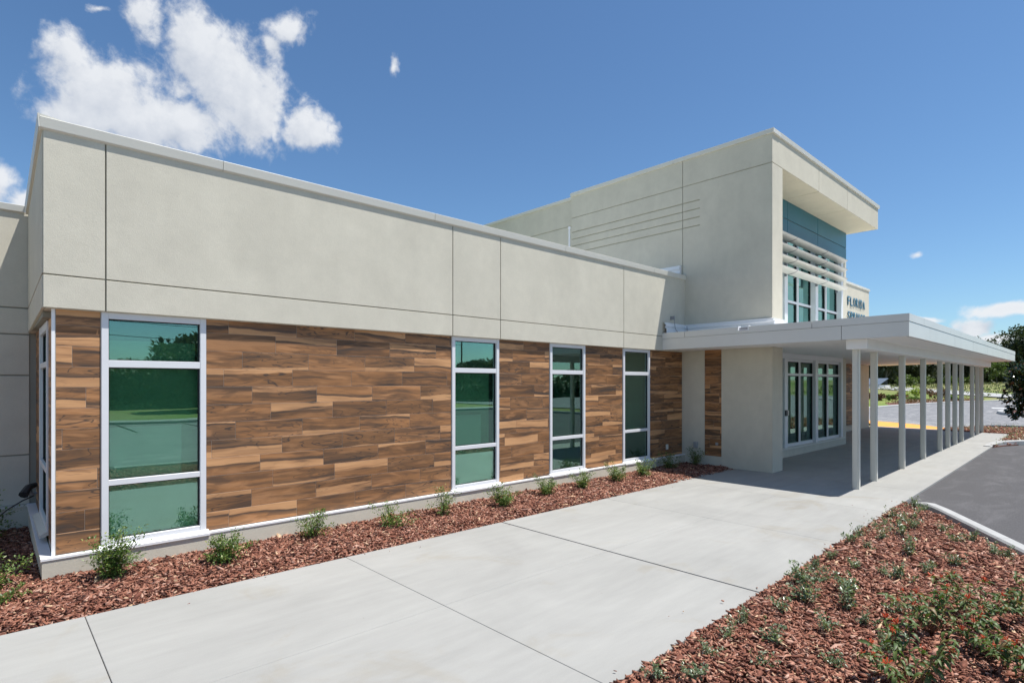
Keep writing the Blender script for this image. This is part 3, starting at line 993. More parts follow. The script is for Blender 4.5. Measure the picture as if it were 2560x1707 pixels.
# windows -------------------------------------------------------------
def window(X0, X1, side=None, label=None, n=0, y_frame=7.205, rot=0.0, origin=None, zr=(.235, .30, .865, .925, 2.11, 2.185, 2.62, ZF - .002), fw=.062, blind=None, mat='glass', sd=.072):
    """built in local space: x along, y inward, z up"""
    W = X1 - X0
    zb0, zb1, za0, za1, zt0, zt1, zh0, zh1 = zr
    b = MB()
    d = .075
    b.box(0, fw, 0, d, zb0, zh1)
    b.box(W - fw, W, 0, d, zb0, zh1)
    b.box(fw, W - fw, .003, d, zb0, zb1)
    b.box(fw, W - fw, .004, d, za0, za1)
    b.box(fw, W - fw, .004, d, zt0, zt1)
    b.box(fw, W - fw, .003, d, zh0, zh1)
    org = Vector(origin if origin else (X0, y_frame, 0))
    bmesh.ops.bevel(b.bm, geom=list(b.bm.edges), offset=.0025, segments=1, affect='EDGES')
    me = bpy.data.meshes.new('window')
    b.bm.to_mesh(me); b.bm.free()
    fo = link('window', me, M['white_frame'], BLD, org, (0, 0, rot))
    if label: fo['label'] = label

    def sub(bb, name, m):
        bmesh.ops.recalc_face_normals(bb.bm, faces=bb.bm.faces)
        me = bpy.data.meshes.new(name)
        bb.bm.to_mesh(me); bb.bm.free()
        o = bpy.data.objects.new(name, me)
        me.materials.append(m)
        C.objects.link(o)
        o.parent = fo
        return o
    gk = MB()
    for (z0, z1) in ((zb1, za0), (za1, zt0), (zt1, zh0)):
        t_ = .009
        gk.box(fw, fw + t_, .034, .060, z0, z1)
        gk.box(W - fw - t_ * 1.6, W - fw, .034, .060, z0, z1)
        gk.box(fw + t_, W - fw - t_ * 1.6, .034, .060, z0, z0 + t_ * .6)
        gk.box(fw + t_, W - fw - t_ * 1.6, .034, .060, z1 - t_ * 1.3, z1)
        p = MB()
        p.box(fw + .002, W - fw - .002, .046, .052, z0 + .001, z1 - .001)
        sub(p, 'pane', M[mat])
    sub(gk, 'gasket', M['gasket'])
    s = MB()
    s.extrude_x([(-sd, zb0 - .045), (-sd, zb0 - .018), (-.003, zb0 + .012), (.05, zb0 + .012), (.05, zb0 - .001), (-.03, zb0 - .045)], -.022, W + .022)
    sub(s, 'sill', M['sill' if sd > .07 else 'coping'])
    if blind:
        for bl in blind:
            x0, x1, z0, z1, y = bl[:5]
            q = MB()
            q.box(x0, x1, y, y + .006, z0, z1)
            sub(q, 'interior_panel', M[bl[5] if len(bl) > 5 else 'blind'])
    return fo


window(*WINS[0], label='widest and nearest window, left of the long tiled wall', blind=[(.03, .755, .90, 1.47, .085), (.03, .925, .25, .86, .10), (.02, .97, .88, 2.12, .115, 'shade'), (.02, .90, 2.13, 2.40, .115, 'shade'), (.02, .97, 2.13, 2.66, .14, 'shade_dark')])
window(*WINS[1], label='second window, right of the long tiled wall', blind=[(.02, .66, .88, 1.42, .085), (.02, .95, .25, .86, .10), (.02, .86, .88, 2.12, .115, 'shade'), (.86, .98, .88, 2.12, .16, 'shade_dark'), (.02, .98, 2.13, 2.66, .14, 'shade_dark')])
window(*WINS[2], label='third window, between two narrow tiled walls', blind=[(.02, .72, .88, 1.30, .085), (.02, .86, .88, 2.12, .115, 'shade'), (.02, .99, .88, 2.66, .15, 'shade_dark'), (.02, .99, .25, .86, .13, 'shade')])
window(*WINS[3], label='fourth window, partly shaded by the entrance block', blind=[(.02, .72, .88, 1.52, .085), (.02, .90, .88, 2.12, .115, 'shade'), (.02, .99, .25, 2.66, .15, 'shade_dark')])
window(0, 1.24, origin=(.440, 9.0, .06), rot=R(-90), label='window in the shaded side wall', sd=.06, zr=(.29, .35, .90, .96, 2.06, 2.12, 2.46, 2.55))
# rooms behind the glass
b = MB()
b.box(.64, 12.2, 7.5, 7.52, -.02, .0)
b.bm.faces.ensure_lookup_table()
part(b, 'room_edge', M['interior'])
b = MB()
b.box(.64, 12.3, 7.5, 10.2, .0, .02)
b.box(.64, 12.3, 10.2, 10.25, 0, 2.9)
b.box(.64, 12.3, 7.5, 10.2, 2.88, 2.9)
b.box(3.6, 3.7, 7.5, 10.2, .02, 2.88)
b.box(7.0, 7.1, 7.5, 10.2, .02, 2.88)
b.box(9.3, 9.4, 7.5, 10.2, .02, 2.88)
b.box(12.2, 12.3, 7.5, 10.2, .02, 2.88)
part(b, 'interior_wall', M['interior'])

# left wing ----------------------------------------------------------
YW = 9.94
b = MB()
b.box(-12, .46, YW + .015, YW + .3, -.05, 4.2)
lw = part(b, 'left_wing_wall', M['joint'])
zj = [.32, .985, 2.045, 2.59, 2.94, 4.22]
for z0, z1 in zip(zj, zj[1:]):
    for (x0, x1) in ((-3.0, .385), (-7.5, -3.02), (-12, -7.52)):
        boxobj('panel', M['stucco'], lw, x0, x1, YW, YW + .015, z0 + .009, z1 - (.009 if z1 < 4 else 0), .003)
b = MB()
b.box(-12, .37, YW - .075, YW + .014, -.05, .30)
b.done('plinth', M['stucco'], lw, (0, YW, 0))
b = MB()
b.box(-12, .36, YW - .085, YW + .012, .301, .325)
b.done('plinth_cap', M['coping'], lw, (0, YW, 0))
b = MB()
b.extrude_x([(YW - .03, 4.215), (YW - .04, 4.30), (YW + .02, 4.315), (YW + .4, 4.27), (YW + .4, 4.2), (YW, 4.2)], -12, .34)
b.done('coping', M['coping'], lw, (0, YW, 4.2), .003)
b = MB()
b.box(-12, .6, YW + .3, 16, 3.9, 4.0)
b.done('roof', M['roof'], lw, (0, YW, 4))

# entrance block -------------------------------------------------------
Y0, Y1, ZT = 5.07, 10.79, 7.33
XI = 12.90
b = MB()
b.box(XE + .02, XI - .02, Y0 + .02, Y1, -.05, 7.3)          # west wing wall core
b.box(XI - .02, 20.02, 5.95, 6.0, 6.7, 7.3)
b.box(12.9, 20.0, 6.3, 10.7, 7.15, 7.25)
b.box(19.72, 20.0, 6.0, 10.7, -.05, 7.3)
b.box(12.9, 20.0, 10.6, Y1, -.05, 7.3)
tw = part(b, 'entrance_block_wall', M['joint_soft'])
gg = .008


def west(y0, y1, z0, z1, name='panel', mat='stucco', bv=.003):
    return boxobj(name, M[mat], tw, XE, XE + .02, y0, y1, z0, z1, bv)


# lower wall has a recessed tiled slot at y 6.22..6.64
west(Y0 + .02, 6.22, -.05, 6.70 - gg, bv=0)
b = MB()
ZG = [6.29, 6.09, 5.89, 5.69]
b.box(XE, XE + .02, 6.22, 6.76, 2.72, 6.70 - gg)
b.box(XE, XE + .02, 6.22, 6.64, -.05, .235)
b.box(XE, XE + .02, 6.64, 6.76, -.05, 2.72)
zz = [6.70 - gg] + [v for z in ZG for v in (z + .012, z - .012)] + [2.72]
for i in range(0, len(zz), 2):
    b.box(XE, XE + .02, 6.76, 7.21 - gg, zz[i + 1], zz[i])
b.box(XE, XE + .02, 6.76, 7.21 - gg, -.05, 2.72)
b.done('panel', M['stucco'], tw, (XE, 6.5, 4))
zz[-1] = 4.3
for i in range(0, len(zz), 2):
    west(7.21 + gg, Y1 - .0, zz[i + 1], zz[i])
west(Y0 + .02, 7.21 - gg, 6.70 + gg, ZT + .01, bv=0)
west(7.21 + gg, Y1, 6.70 + gg, ZT + .01)
west(7.21, 7.26, -.05, 2.7, bv=0)
# slot: recessed tiles
b = MB()
b.box(XE + .0205, XE + .09, 6.20, 6.219, .235, 2.72)
b.done('slot_reveal', M['stucco'], tw, (XE, 6.2, 0))
slot = MB()
slot.box(XE + .011, XE + .045, 6.2195, 6.6395, .236, 2.719)
slot_o = slot.done('tiled_slot', M['grout'], tw, (XE, 6.2, 0))
# the slot tiles sit just behind the stucco face
clad(slot_o, -6.638, -6.222, .238, 2.717, lambda u, z: ((XE + .008, -u, z), (0, 0, R(-90))), phase=.12)
# front face of the wing wall and the overhanging roof band
boxobj('panel', M['stucco_warm'], tw, XE + .0, XI, Y0 - .001, Y0 + .0195, -.05, 6.70 - gg, 0)
boxobj('panel', M['stucco_warm'], tw, XI - .019, XI, Y0 + .0195, 6.0, -.05, 6.69, 0)
fj = [XE, 15.14, 17.31, 20.2]
b = MB()
b.box(XE + .02, 20.18, Y0 + .02, 5.95, 6.716, 7.3)
ov = part(b, 'roof_overhang', M['joint'])
for i in range(3):
    x0 = fj[i] + (0 if i == 0 else gg); x1 = fj[i + 1] - (0 if i == 2 else gg)
    boxobj('panel', M['stucco_warm'], ov, x0, x1, Y0 - .001, Y0 + .0195, 6.70 if i else 6.70 + gg, ZT + .01, 0)
    boxobj('soffit_panel', M['soffit_warm'], ov, max(x0, XI + .002), x1, Y0 + .0195, 5.94, 6.700, 6.716, .002)
boxobj('panel', M['stucco_warm'], ov, 20.18, 20.2, Y0 + .0195, 6.0, 6.70, ZT + .01, .003)
# coping
b = MB()
b.extrude_x([(Y0 - .035, ZT), (Y0 - .045, 7.425), (Y0 + .02, 7.44), (Y0 + .35, 7.40), (Y0 + .35, ZT), ], XE + .352, 20.24)
b.done('coping', M['coping'], tw, (16, Y0, ZT), .003)
for (ya, yb) in ((Y0 - .042, 7.45), (7.456, Y1 + .02)):
    b = MB()
    b.box(XE - .032, XE + .35, ya, yb, ZT, 7.425)
    b.done('coping', M['coping'], tw, (XE, ya, ZT), .003)
# rear volume behind the entrance block
b = MB()
b.box(XE + .09, 13.5, Y1 - .02, 26, 3.9, 7.26)
rv = part(b, 'rear_block_wall', M['joint_soft'])
for (y0_, y1_) in ((Y1 - .02, 16.6), (16.62, 26)):
    boxobj('panel', M['stucco'], rv, XE + .07, XE + .09, y0_, y1_, 6.52, 7.26, .003)
    boxobj('panel', M['stucco'], rv, XE + .07, XE + .09, y0_, y1_, 3.9, 6.50, .003)
b = MB()
b.box(XE + .04, XE + .4, Y1 + .0, 26, 7.26, 7.345)
b.done('coping', M['coping'], rv, (XE, 15, 7.26), .003)
# vent pipe on the main roof
VY, VZ = 10.59, 6.36
b = MB()
b.tube([(12.05, VY, 4.1), (12.05, VY, VZ - .05)], .026, 8)
b.tube([(12.05, VY, VZ - .05), (12.05, VY, VZ)], .04, 8)
part(b, 'vent_pipe', M['sill'])
# white membrane flashing at the main roof / entrance wall junction
b = MB()
b.box(12.30, 12.358, 7.25, 9.4, 4.3, 4.70)
b.box(12.265, 12.358, 7.25, 9.4, 4.701, 4.735)
b.box(12.285, 12.358, 7.25, 9.4, 4.736, 4.79)
b.box(12.22, 12.299, 7.25, 9.4, 4.3, 4.60)
part(b, 'roof_flashing', M['membrane'])

# upper wall plane: teal panels, posts, glazing ------------------------
YG = 5.90
for (z0, z1) in ((5.87, 6.21), (6.23, 6.698)):
    xs_ = [XI, 15.34, 17.53, 20.02]
    for i in range(3):
        boxobj('teal_panel', M['blue_panel'], tw, xs_[i] + (0 if i == 0 else .009), xs_[i + 1] - (.009 if i < 2 else 0), YG, YG + .02, z0, z1, .003)
boxobj('teal_panel', M['blue_panel'], tw, 20.0, 20.02, YG + .021, 10.7, 5.87, 6.698, 0)
b = MB()
b.box(XI, 20.0, YG + .021, YG + .03, 5.86, 6.7)
b.done('panel_backing', M['joint'], tw, (16, YG, 6))

POSTS = [13.02, 15.16, 17.36, 19.56]


def glazing(z0, z1, bars, rec, name_mat, lw_, mull):
    root_parts = []
    for i in range(3):
        X0, X1 = POSTS[i], POSTS[i + 1]
        b = MB()
        pw = .20
        b.box(X0, X0 + pw, YG, YG + rec + .1, z0, z1)
        b.box(X0 + pw, X1, YG + rec - .03, YG + rec + .06, z0, z0 + .075)
        b.box(X0 + pw, X1, YG + rec - .03, YG + rec + .06, z1 - .07, z1)
        xm = (X0 + pw + X1) / 2
        b.box(xm - mull, xm + mull, YG + rec - .035, YG + rec + .06, z0 + .075, z1 - .07)
        for zb in bars:
            b.box(X0 + pw, xm - mull, YG + rec - .03, YG + rec + .06, zb - .032, zb + .032)
            b.box(xm + mull, X1, YG + rec - .03, YG + rec + .06, zb - .032, zb + .032)
        w = b.done('window', M['white_frame'], tw.parent, (X0, YG, z0))
        zs = [z0 + .075] + [q for zb in bars for q in (zb - .032, zb + .032)] + [z1 - .07]
        for (xa, xb) in ((X0 + pw, xm - mull), (xm + mull, X1)):
            for k in range(0, len(zs), 2):
                boxobj('pane', M[name_mat], w, xa + .001, xb - .001, YG + rec + .02, YG + rec + .027, zs[k] + .001, zs[k + 1] - .001)
                q = MB()
                q.box(xb - .022, xb - .0005, YG + rec - .01, YG + rec + .019, zs[k] + .001, zs[k + 1] - .001)
                q.box(xa, xb - .022, YG + rec - .01, YG + rec + .019, zs[k + 1] - .018, zs[k + 1] - .001)
                q.done('gasket', M['gasket'], w, (xb, YG, zs[k]))
    b = MB()
    b.box(POSTS[3], 19.72, YG, YG + rec + .1, z0, z1)
    b.done('end_post', M['white_frame'], tw, (19.6, YG, z0))


glazing(.24, 2.58, [2.165], .10, 'glass', 0, .045)
glazing(3.0, 5.86, [4.13, 4.98], .15, 'glass_hi', 0, .05)
b = MB()
b.box(XI, 19.74, YG - .01, 6.1, -.05, .20)
b.done('plinth', M['stucco'], tw, (16, YG, 0))
b = MB()
b.box(XI, 19.78, YG - .05, 6.1, .201, .238)
b.done('sill', M['coping'], tw, (16, YG, .2))
b = MB()
b.box(XI, 19.9, YG + .004, 6.1, 2.582, 2.998)
b.done('header', M['white_frame'], tw, (16, YG, 2.6))
boxobj('wall_end', M['stucco'], tw, 19.73, 20.0, YG + .003, YG + .06, -.05, 5.86)
boxobj('wall_end', M['stucco'], tw, 20.0, 20.02, YG + .003, 7.9, -.05, 5.86)
b = MB()
b.box(12.95, 19.7, 9.5, 9.6, 0, 6.8)
b.box(12.95, 19.7, 6.3, 9.5, .0, .02)
b.box(12.95, 19.7, 6.3, 9.5, 2.8, 2.98)
b.done('interior_wall', M['interior'], tw, (16, 9, 0))
b = MB()
b.box(13.1, 19.6, 6.25, 6.27, 3.3, 5.4)
# thin sun-lit shade cloths behind the upper glass
b.done('interior_shade', M['blind'], tw, (16, 6.3, 4))
# card reader on the left post
b = MB()
b.box(15.17, 15.27, YG - .035, YG - .001, 1.08, 1.23)
b.done('card_reader', M['dark_metal'], tw, (15.2, YG, 1.1), .004)
b = MB()
b.box(15.29, 15.36, YG - .03, YG - .001, 1.09, 1.22)
b.done('push_plate', M['coping'], tw, (15.3, YG, 1.1), .004)

# sunshade -----------------------------------------------------------
ss_ = MB()
for xb in (15.12, 17.33, 19.02):
    ss_.box(xb, xb + .025, 5.84, YG + .0, 4.70, 5.70)
ss_o = ss_.done('sunshade', M['bracket'], BLD, (16, 5.7, 4.8))
for z in (4.79, 5.07, 5.35, 5.63):
    prof = []
    for a in np.linspace(0, 2 * math.pi, 15)[:-1]:
        cxp = math.cos(a); s_ = math.sin(a)
        prof.append((5.70 + .130 * cxp, z + .028 * s_ * (1 - .35 * cxp) - .030 * cxp - .008))
    xs_ = [XI + .004, 15.12, 17.33, 19.08]
    for i in range(3):
        b = MB()
        b.extrude_x(prof, xs_[i] + .014, xs_[i + 1] - .014)
        b.done('fin', M['fin'], ss_o, (xs_[i], 5.7, z), sm=False)
    for xb in (15.12, 17.33):
        b = MB()
        pr2 = [(5.70 + (y - 5.70) * 1.04, z + (zq - z) * 1.3) for y, zq in prof]
        b.extrude_x(pr2, xb - .014, xb + .014)
        b.done('fin_bracket', M['bracket'], ss_o, (xb, 5.7, z))
    # support strut with small bolt
    for xb in (15.7, 18.0):
        b = MB()
        b.tube([(xb, 5.80, z - .02), (xb, 5.90, z - .06)], .012, 6)
        b.done('strut', M['bracket'], ss_o, (xb, 5.8, z))

# sign wall to the right (further along) -------------------------------
YS = 7.42
b = MB()
b.box(20.04, 28.18, YS + .02, 12, -.05, 5.9)
sw = part(b, 'sign_wall', M['joint'])
for (x0, x1, z0, z1) in ((20.03, 28.21, 2.72, 4.60), (20.03, 28.21, 4.62, 5.93), (26.64, 28.21, -.05, 2.70)):
    boxobj('panel', M['stucco_warm'], sw, x0, x1, YS, YS + .02, z0, z1, .003)
boxobj('panel', M['stucco_warm'], sw, 28.18, 28.21, YS + .021, 12, -.05, 5.93, 0)
boxobj('plinth', M['stucco'], sw, 20.03, 26.66, YS - .06, YS + .019, -.05, .215)
b = MB()
b.box(19.9, 28.25, YS - .035, YS + .35, 5.93, 6.02)
b.done('coping', M['coping'], sw, (24, YS, 6), .003)
tc = MB()
tc.box(20.04, 26.635, YS - .008, YS + .019, .22, 2.715)
tco = tc.done('tiled_wall', M['grout'], BLD, (23, YS, 0))
clad(tco, 23.2, 26.63, .22, 2.70, lambda u, z: ((u, YS - .011, z), (0, 0, 0)), phase=.2)
bx = boxobj('outlet_box', M['grey_box'], sw, 26.12, 26.26, YS - .09, YS - .012, .36, .50, .006)
# outlet boxes on the near walls
boxobj('outlet_box', M['grey_box'], tw, XE - .06, XE - .001, 6.80, 6.90, .40, .54, .008)
boxobj('outlet_box', M['coping'], wall_o, 11.62, 11.70, YT - .03, YT - .001, .38, .50, .005)
boxobj('access_cover', M['grey_box'], tw, XE - .012, XE - .0005, 6.30, 6.36, .5, .56)


# flashing on the canopy roof against the entrance wall
def flash_profile():
    return [(0, 3.0), (.10, 3.0), (.10, 3.20), (.055, 3.205), (.055, 3.235), (.08, 3.245), (.08, 3.285), (.04, 3.30), (.05, 3.335), (.0, 3.345)]


b = MB()
pr = flash_profile()
a_ = [b.bm.verts.new((XE - d - .001, YF - d - .001, z)) for d, z in pr]
c_ = [b.bm.verts.new((XE - d - .001, Y0 - d - .001, z)) for d, z in pr]
d_ = [b.bm.verts.new((XI + .0, Y0 - d - .001, z)) for d, z in pr]
e_ = [b.bm.verts.new((11.38, YF - d - .001, z)) for d, z in pr]
for r0, r1 in ((e_, a_), (a_, c_), (c_, d_)):
    for j in range(len(pr) - 1):
        b.bm.faces.new((r0[j], r0[j + 1], r1[j + 1], r1[j]))
part(b, 'roof_flashing', M['membrane'])
b = MB()
b.tube([(11.72, YF - .09, 3.52), (11.72, YF - .10, 3.36), (11.74, YF - .11, 3.2), (11.85, YF - .12, 3.12), (12.1, YF - .13, 3.10), (12.24, YF - .14, 3.12), (12.24, YF - .12, 3.3)], .007, 5)
b.box(11.70, 11.74, YF - .1, YF - .0, 3.42, 3.50)
part(b, 'ground_cable', M['bracket'])

# ------------------------------------------------------------------ canopy
CAN = empty('entrance_canopy', (20, 4.5, 0), label='long flat white metal canopy over the entrance walk, carried on eleven slim posts', cat='canopy')


def cy(x):
    return 2.40 + .0195 * (x - 11.37)


def sl(x, y):
    """small fall of the canopy: outer edge a little higher than the wall side, rising along"""
    t_ = (7.15 - y) / 4.75
    return .035 * t_ + .0028 * (x - 11.37) * t_


CX0, CX1 = 11.37, 29.5
ZB, ZM, ZTC = 2.70, 2.955, 3.085
org = (20, 4.5, 2.7)
b = MB()
deck = [(CX0 + .061, cy(CX0) + .061), (CX1 - .03, cy(CX1) + .061), (CX1 - .03, 7.4), (20.05, 7.4), (20.05, 5.88), (12.92, 5.88), (12.92, 5.05), (12.34, 5.05), (12.34, 7.14), (CX0 + .061, 7.14)]
b.prism(deck, lambda x, y: ZB + .02 + sl(x, y), lambda x, y: 2.98 + sl(x, y))
b.done('roof_deck', M['roof'], CAN, org)
b = MB()
b.prism(deck, lambda x, y: ZB + .004 + sl(x, y), lambda x, y: ZB + .019 + sl(x, y))
b.done('soffit', M['canopy_white'], CAN, org)


def fascia(p0, p1, z0, z1, out, th=.03, name='fascia_panel', bulge=0.0):
    """vertical panel between two xy points, out = outward normal"""
    x0, y0 = p0; x1, y1 = p1
    ox, oy = out
    b = MB()
    s0, s1 = sl(x0, y0), sl(x1, y1)
    b.hexa([(x0, y0, z0 + s0), (x1, y1, z0 + s1), (x1 - ox * th, y1 - oy * th, z0 + s1), (x0 - ox * th, y0 - oy * th, z0 + s0),
            (x0, y0, z1 + s0), (x1, y1, z1 + s1), (x1 - ox * th, y1 - oy * th, z1 + s1), (x0 - ox * th, y0 - oy * th, z1 + s0)])
    bmesh.ops.subdivide_edges(b.bm, edges=[e for e in b.bm.edges if e.calc_length() > .5], cuts=6, use_grid_fill=True)
    return b.done(name, M['canopy'], CAN, (x0, y0, z0))


g2 = .005
b = MB()
b.prism([(CX0 + .0305, cy(CX0) + .0305), (CX1 - .0305, cy(CX1) + .0305), (CX1 - .0305, cy(CX1) + .06), (CX0 + .06, cy(CX0) + .06), (CX0 + .06, 7.13), (CX0 + .0305, 7.13)], lambda x, y: ZB + .001 + sl(x, y), lambda x, y: ZTC - .01 + sl(x, y))
b.done('fascia_backing', M['bracket'], CAN, org)
# left end face
lower = [7.15, 4.45, 2.40]
fascia((CX0, 7.148), (CX0, 3.43 + g2), ZB, ZM - .005, (-1, 0))
fascia((CX0, 3.43 - g2), (CX0, cy(CX0) + .0), ZB, ZM - .005, (-1, 0))
pr_ = .006
for (a, c) in ((7.148, 6.58 + g2), (6.58 - g2, 5.36), (5.14, 3.93 + g2), (3.93 - g2, cy(CX0) - pr_)):
    fascia((CX0 - pr_, a), (CX0 - pr_, c), ZM, ZTC, (-1, 0), name='edge_cap')
fascia((CX0 - pr_, 5.36), (CX0 - pr_, 5.14), ZM, 2.995, (-1, 0), name='edge_cap')
b = MB()
b.box(CX0 - .016, CX0 + .10, 5.135, 5.365, 3.012, 3.030)
b.box(CX0 - .016, CX0 + .10, 5.348, 5.367, 3.031, 3.115)
b.box(CX0 - .016, CX0 + .10, 5.133, 5.152, 3.031, 3.115)
b.done('scupper', M['membrane'], CAN, (CX0, 5.25, 3.05))
# long outer face
ux = [CX0 + .031, 12.55, 15.3, 18.05, 20.8, 23.55, 26.3, CX1]
for a, c in zip(ux, ux[1:]):
    a2 = a + g2 if a > 12 else a
    fascia((a2, cy(a2) - pr_), (c - g2, cy(c) - pr_), ZM, ZTC, (0, -1), name='edge_cap')
lx = [CX0 + .031, 13.1, 15.85, 18.6, 21.35, 24.1, 26.85, CX1]
for a, c in zip(lx, lx[1:]):
    a2 = a + g2 if a > 12 else a
    fascia((a2, cy(a2)), (c - g2, cy(c)), ZB, ZM - .005, (0, -1))
# right end face
fascia((CX1, cy(CX1) + .0), (CX1, 7.4), ZB, ZM - .005, (1, 0))
fascia((CX1 + pr_, cy(CX1) - pr_), (CX1 + pr_, 7.4), ZM, ZTC, (1, 0), name='edge_cap')
# beam
b = MB()
bx0, bx1 = 11.5, 29.1
def by(x): return 3.05 + .0215 * (x - 11.5)
b.prism([(bx0, by(bx0)), (bx1, by(bx1)), (bx1, by(bx1) + .34), (bx0, by(bx0) + .34)], 2.555, lambda x, y: ZB + .003 + sl(x, y))
b.done('beam', M['canopy_white'], CAN, (20, 3.3, 2.6), .004)
# posts
CP = [(11.66, 3.21), (12.88, 3.24), (15.17, 3.275), (17.53, 3.34), (19.87, 3.40), (21.09, 3.42), (22.30, 3.44), (23.56, 3.465), (25.88, 3.51), (27.23, 3.55), (28.46, 3.58)]
bm = bmesh.new()
bmesh.ops.create_cube(bm, size=1)
bmesh.ops.scale(bm, verts=bm.verts, vec=(.115, .115, 2.56))
bmesh.ops.translate(bm, verts=bm.verts, vec=(0, 0, 1.278))
bmesh.ops.bevel(bm, geom=[e for e in bm.edges if abs(e.verts[0].co.z - e.verts[1].co.z) > 1], offset=.022, segments=4, affect='EDGES')
me = bpy.data.meshes.new('column')
bm.to_mesh(me); bm.free()
smooth(me)
me.materials.append(M['column'])
try:
    me.set_sharp_from_angle(angle=R(50))
except Exception:
    pass
for i, (x, y) in enumerate(CP):
    link('column', me, None, CAN, (x, y + .06, 0))
# recessed downlights in the soffit
for (x, y) in ((12.6, 3.9), (13.2, 2.75), (17.0, 3.9), (21.0, 3.95), (16.0, 2.85)):
    b = MB()
    b.tube([(x, y, ZB + .0025 + sl(x, y)), (x, y, ZB + .006 + sl(x, y))], .07, 16)
    b.done('downlight', M['coping'], CAN, (x, y, ZB))

# ------------------------------------------------------------------ wall sign (letters)
SIGN = empty('wall_sign', (26.4, YS - .03, 4.4), label='raised blue letters FLORIDA SPRINGS with a teal emblem on the beige wall', cat='sign')


def letter(ch, x, z, h, w):
    cu = bpy.data.curves.new('letter', 'FONT')
    cu.body = ch
    cu.size = 1.0
    cu.extrude = .0
    cu.offset = .009
    tmp = bpy.data.objects.new('tmp', cu)
    C.objects.link(tmp)
    bpy.context.view_layer.update()
    me = bpy.data.meshes.new_from_object(tmp)
    bpy.data.objects.remove(tmp)
    bm = bmesh.new()
    bm.from_mesh(me)
    xs_ = [v.co.x for v in bm.verts]; ys_ = [v.co.y for v in bm.verts]
    sx = w / (max(xs_) - min(xs_)) if ch != 'I' else .055 / (max(xs_) - min(xs_))
    sy = h / (max(ys_) - min(ys_))
    x_0, y_0 = min(xs_), min(ys_)
    for v in bm.verts:
        v.co = Vector(((v.co.x - x_0) * sx, 0, (v.co.y - y_0) * sy))
    ret = bmesh.ops.extrude_face_region(bm, geom=bm.faces[:])
    bmesh.ops.translate(bm, verts=[e for e in ret['geom'] if isinstance(e, bmesh.types.BMVert)], vec=(0, .018, 0))
    bmesh.ops.recalc_face_normals(bm, faces=bm.faces)
    me2 = bpy.data.meshes.new('letter')
    bm.to_mesh(me2); bm.free()
    link('letter', me2, M['letter'], SIGN, (x, YS - .035, z))


def word(s, x0, x1, z, h):
    wd = [.10 if c == 'I' else .24 for c in s]
    gap = ((x1 - x0) - sum(wd)) / (len(s) - 1)
    x = x0
    for c, w in zip(s, wd):
        letter(c, x + (.02 if c == 'I' else 0), z, h, w)
        x += w + gap


word('FLORIDA', 25.28, 27.52, 5.06, .37)
word('SPRINGS', 25.30, 27.54, 4.46, .37)
b = MB()
for k in range(3):
    pts = []
    for a in np.linspace(-.9, .9, 9):
        pts.append((24.55 + .36 * math.cos(a) - .1 * k, YS - .05, 5.0 + .32 * math.sin(a) - .02 * k))
    b.tube(pts, .035, 5, .012)
b.done('emblem', M['logo'], SIGN, (24.7, YS - .05, 5))

# ------------------------------------------------------------------ vegetation
def mesh_from(name, verts, faces, mat):
    me = bpy.data.meshes.new(name)
    v = np.asarray(verts, np.float32)
    f = np.asarray(faces, np.int32)
    k = f.shape[1]
    me.vertices.add(len(v)); me.vertices.foreach_set('co', v.reshape(-1))
    me.loops.add(f.size); me.loops.foreach_set('vertex_index', f.reshape(-1))
    me.polygons.add(len(f)); me.polygons.foreach_set('loop_start', np.arange(0, f.size, k, dtype=np.int32))
    me.update(calc_edges=True)
    me.materials.append(mat)
    return me


def leaves(pos, dirs, L, W, r, fold=.25, droop=.2):
    """leaf = 2 folded halves x 2 segments (8 verts, 6 quads-ish -> use 4 quads). pos (n,3), dirs (n,3)"""
    n = len(pos)
    d = dirs / (np.linalg.norm(dirs, axis=1, keepdims=True) + 1e-9)
    up = np.tile([0, 0, 1.0], (n, 1)) + r.normal(0, .35, (n, 3))
    s = np.cross(d, up); s /= (np.linalg.norm(s, axis=1, keepdims=True) + 1e-9)
    nn = np.cross(s, d)
    L = L[:, None]; W = W[:, None]
    a = pos
    m = pos + d * L * .5 + nn * L * .03
    t = pos + d * L - np.array([0, 0, 1.0]) * L * droop
    e1 = pos + d * L * .42 + s * W * .5 + nn * W * fold
    e2 = pos + d * L * .42 - s * W * .5 + nn * W * fold
    v = np.stack([a, e1, t, m, e2], 1).reshape(-1, 3)
    base = 5 * np.arange(n)[:, None]
    f = np.concatenate([base + np.array([[0, 1, 2, 3]]), base + np.array([[0, 3, 2, 4]])], 1).reshape(-1, 4)
    return v, f


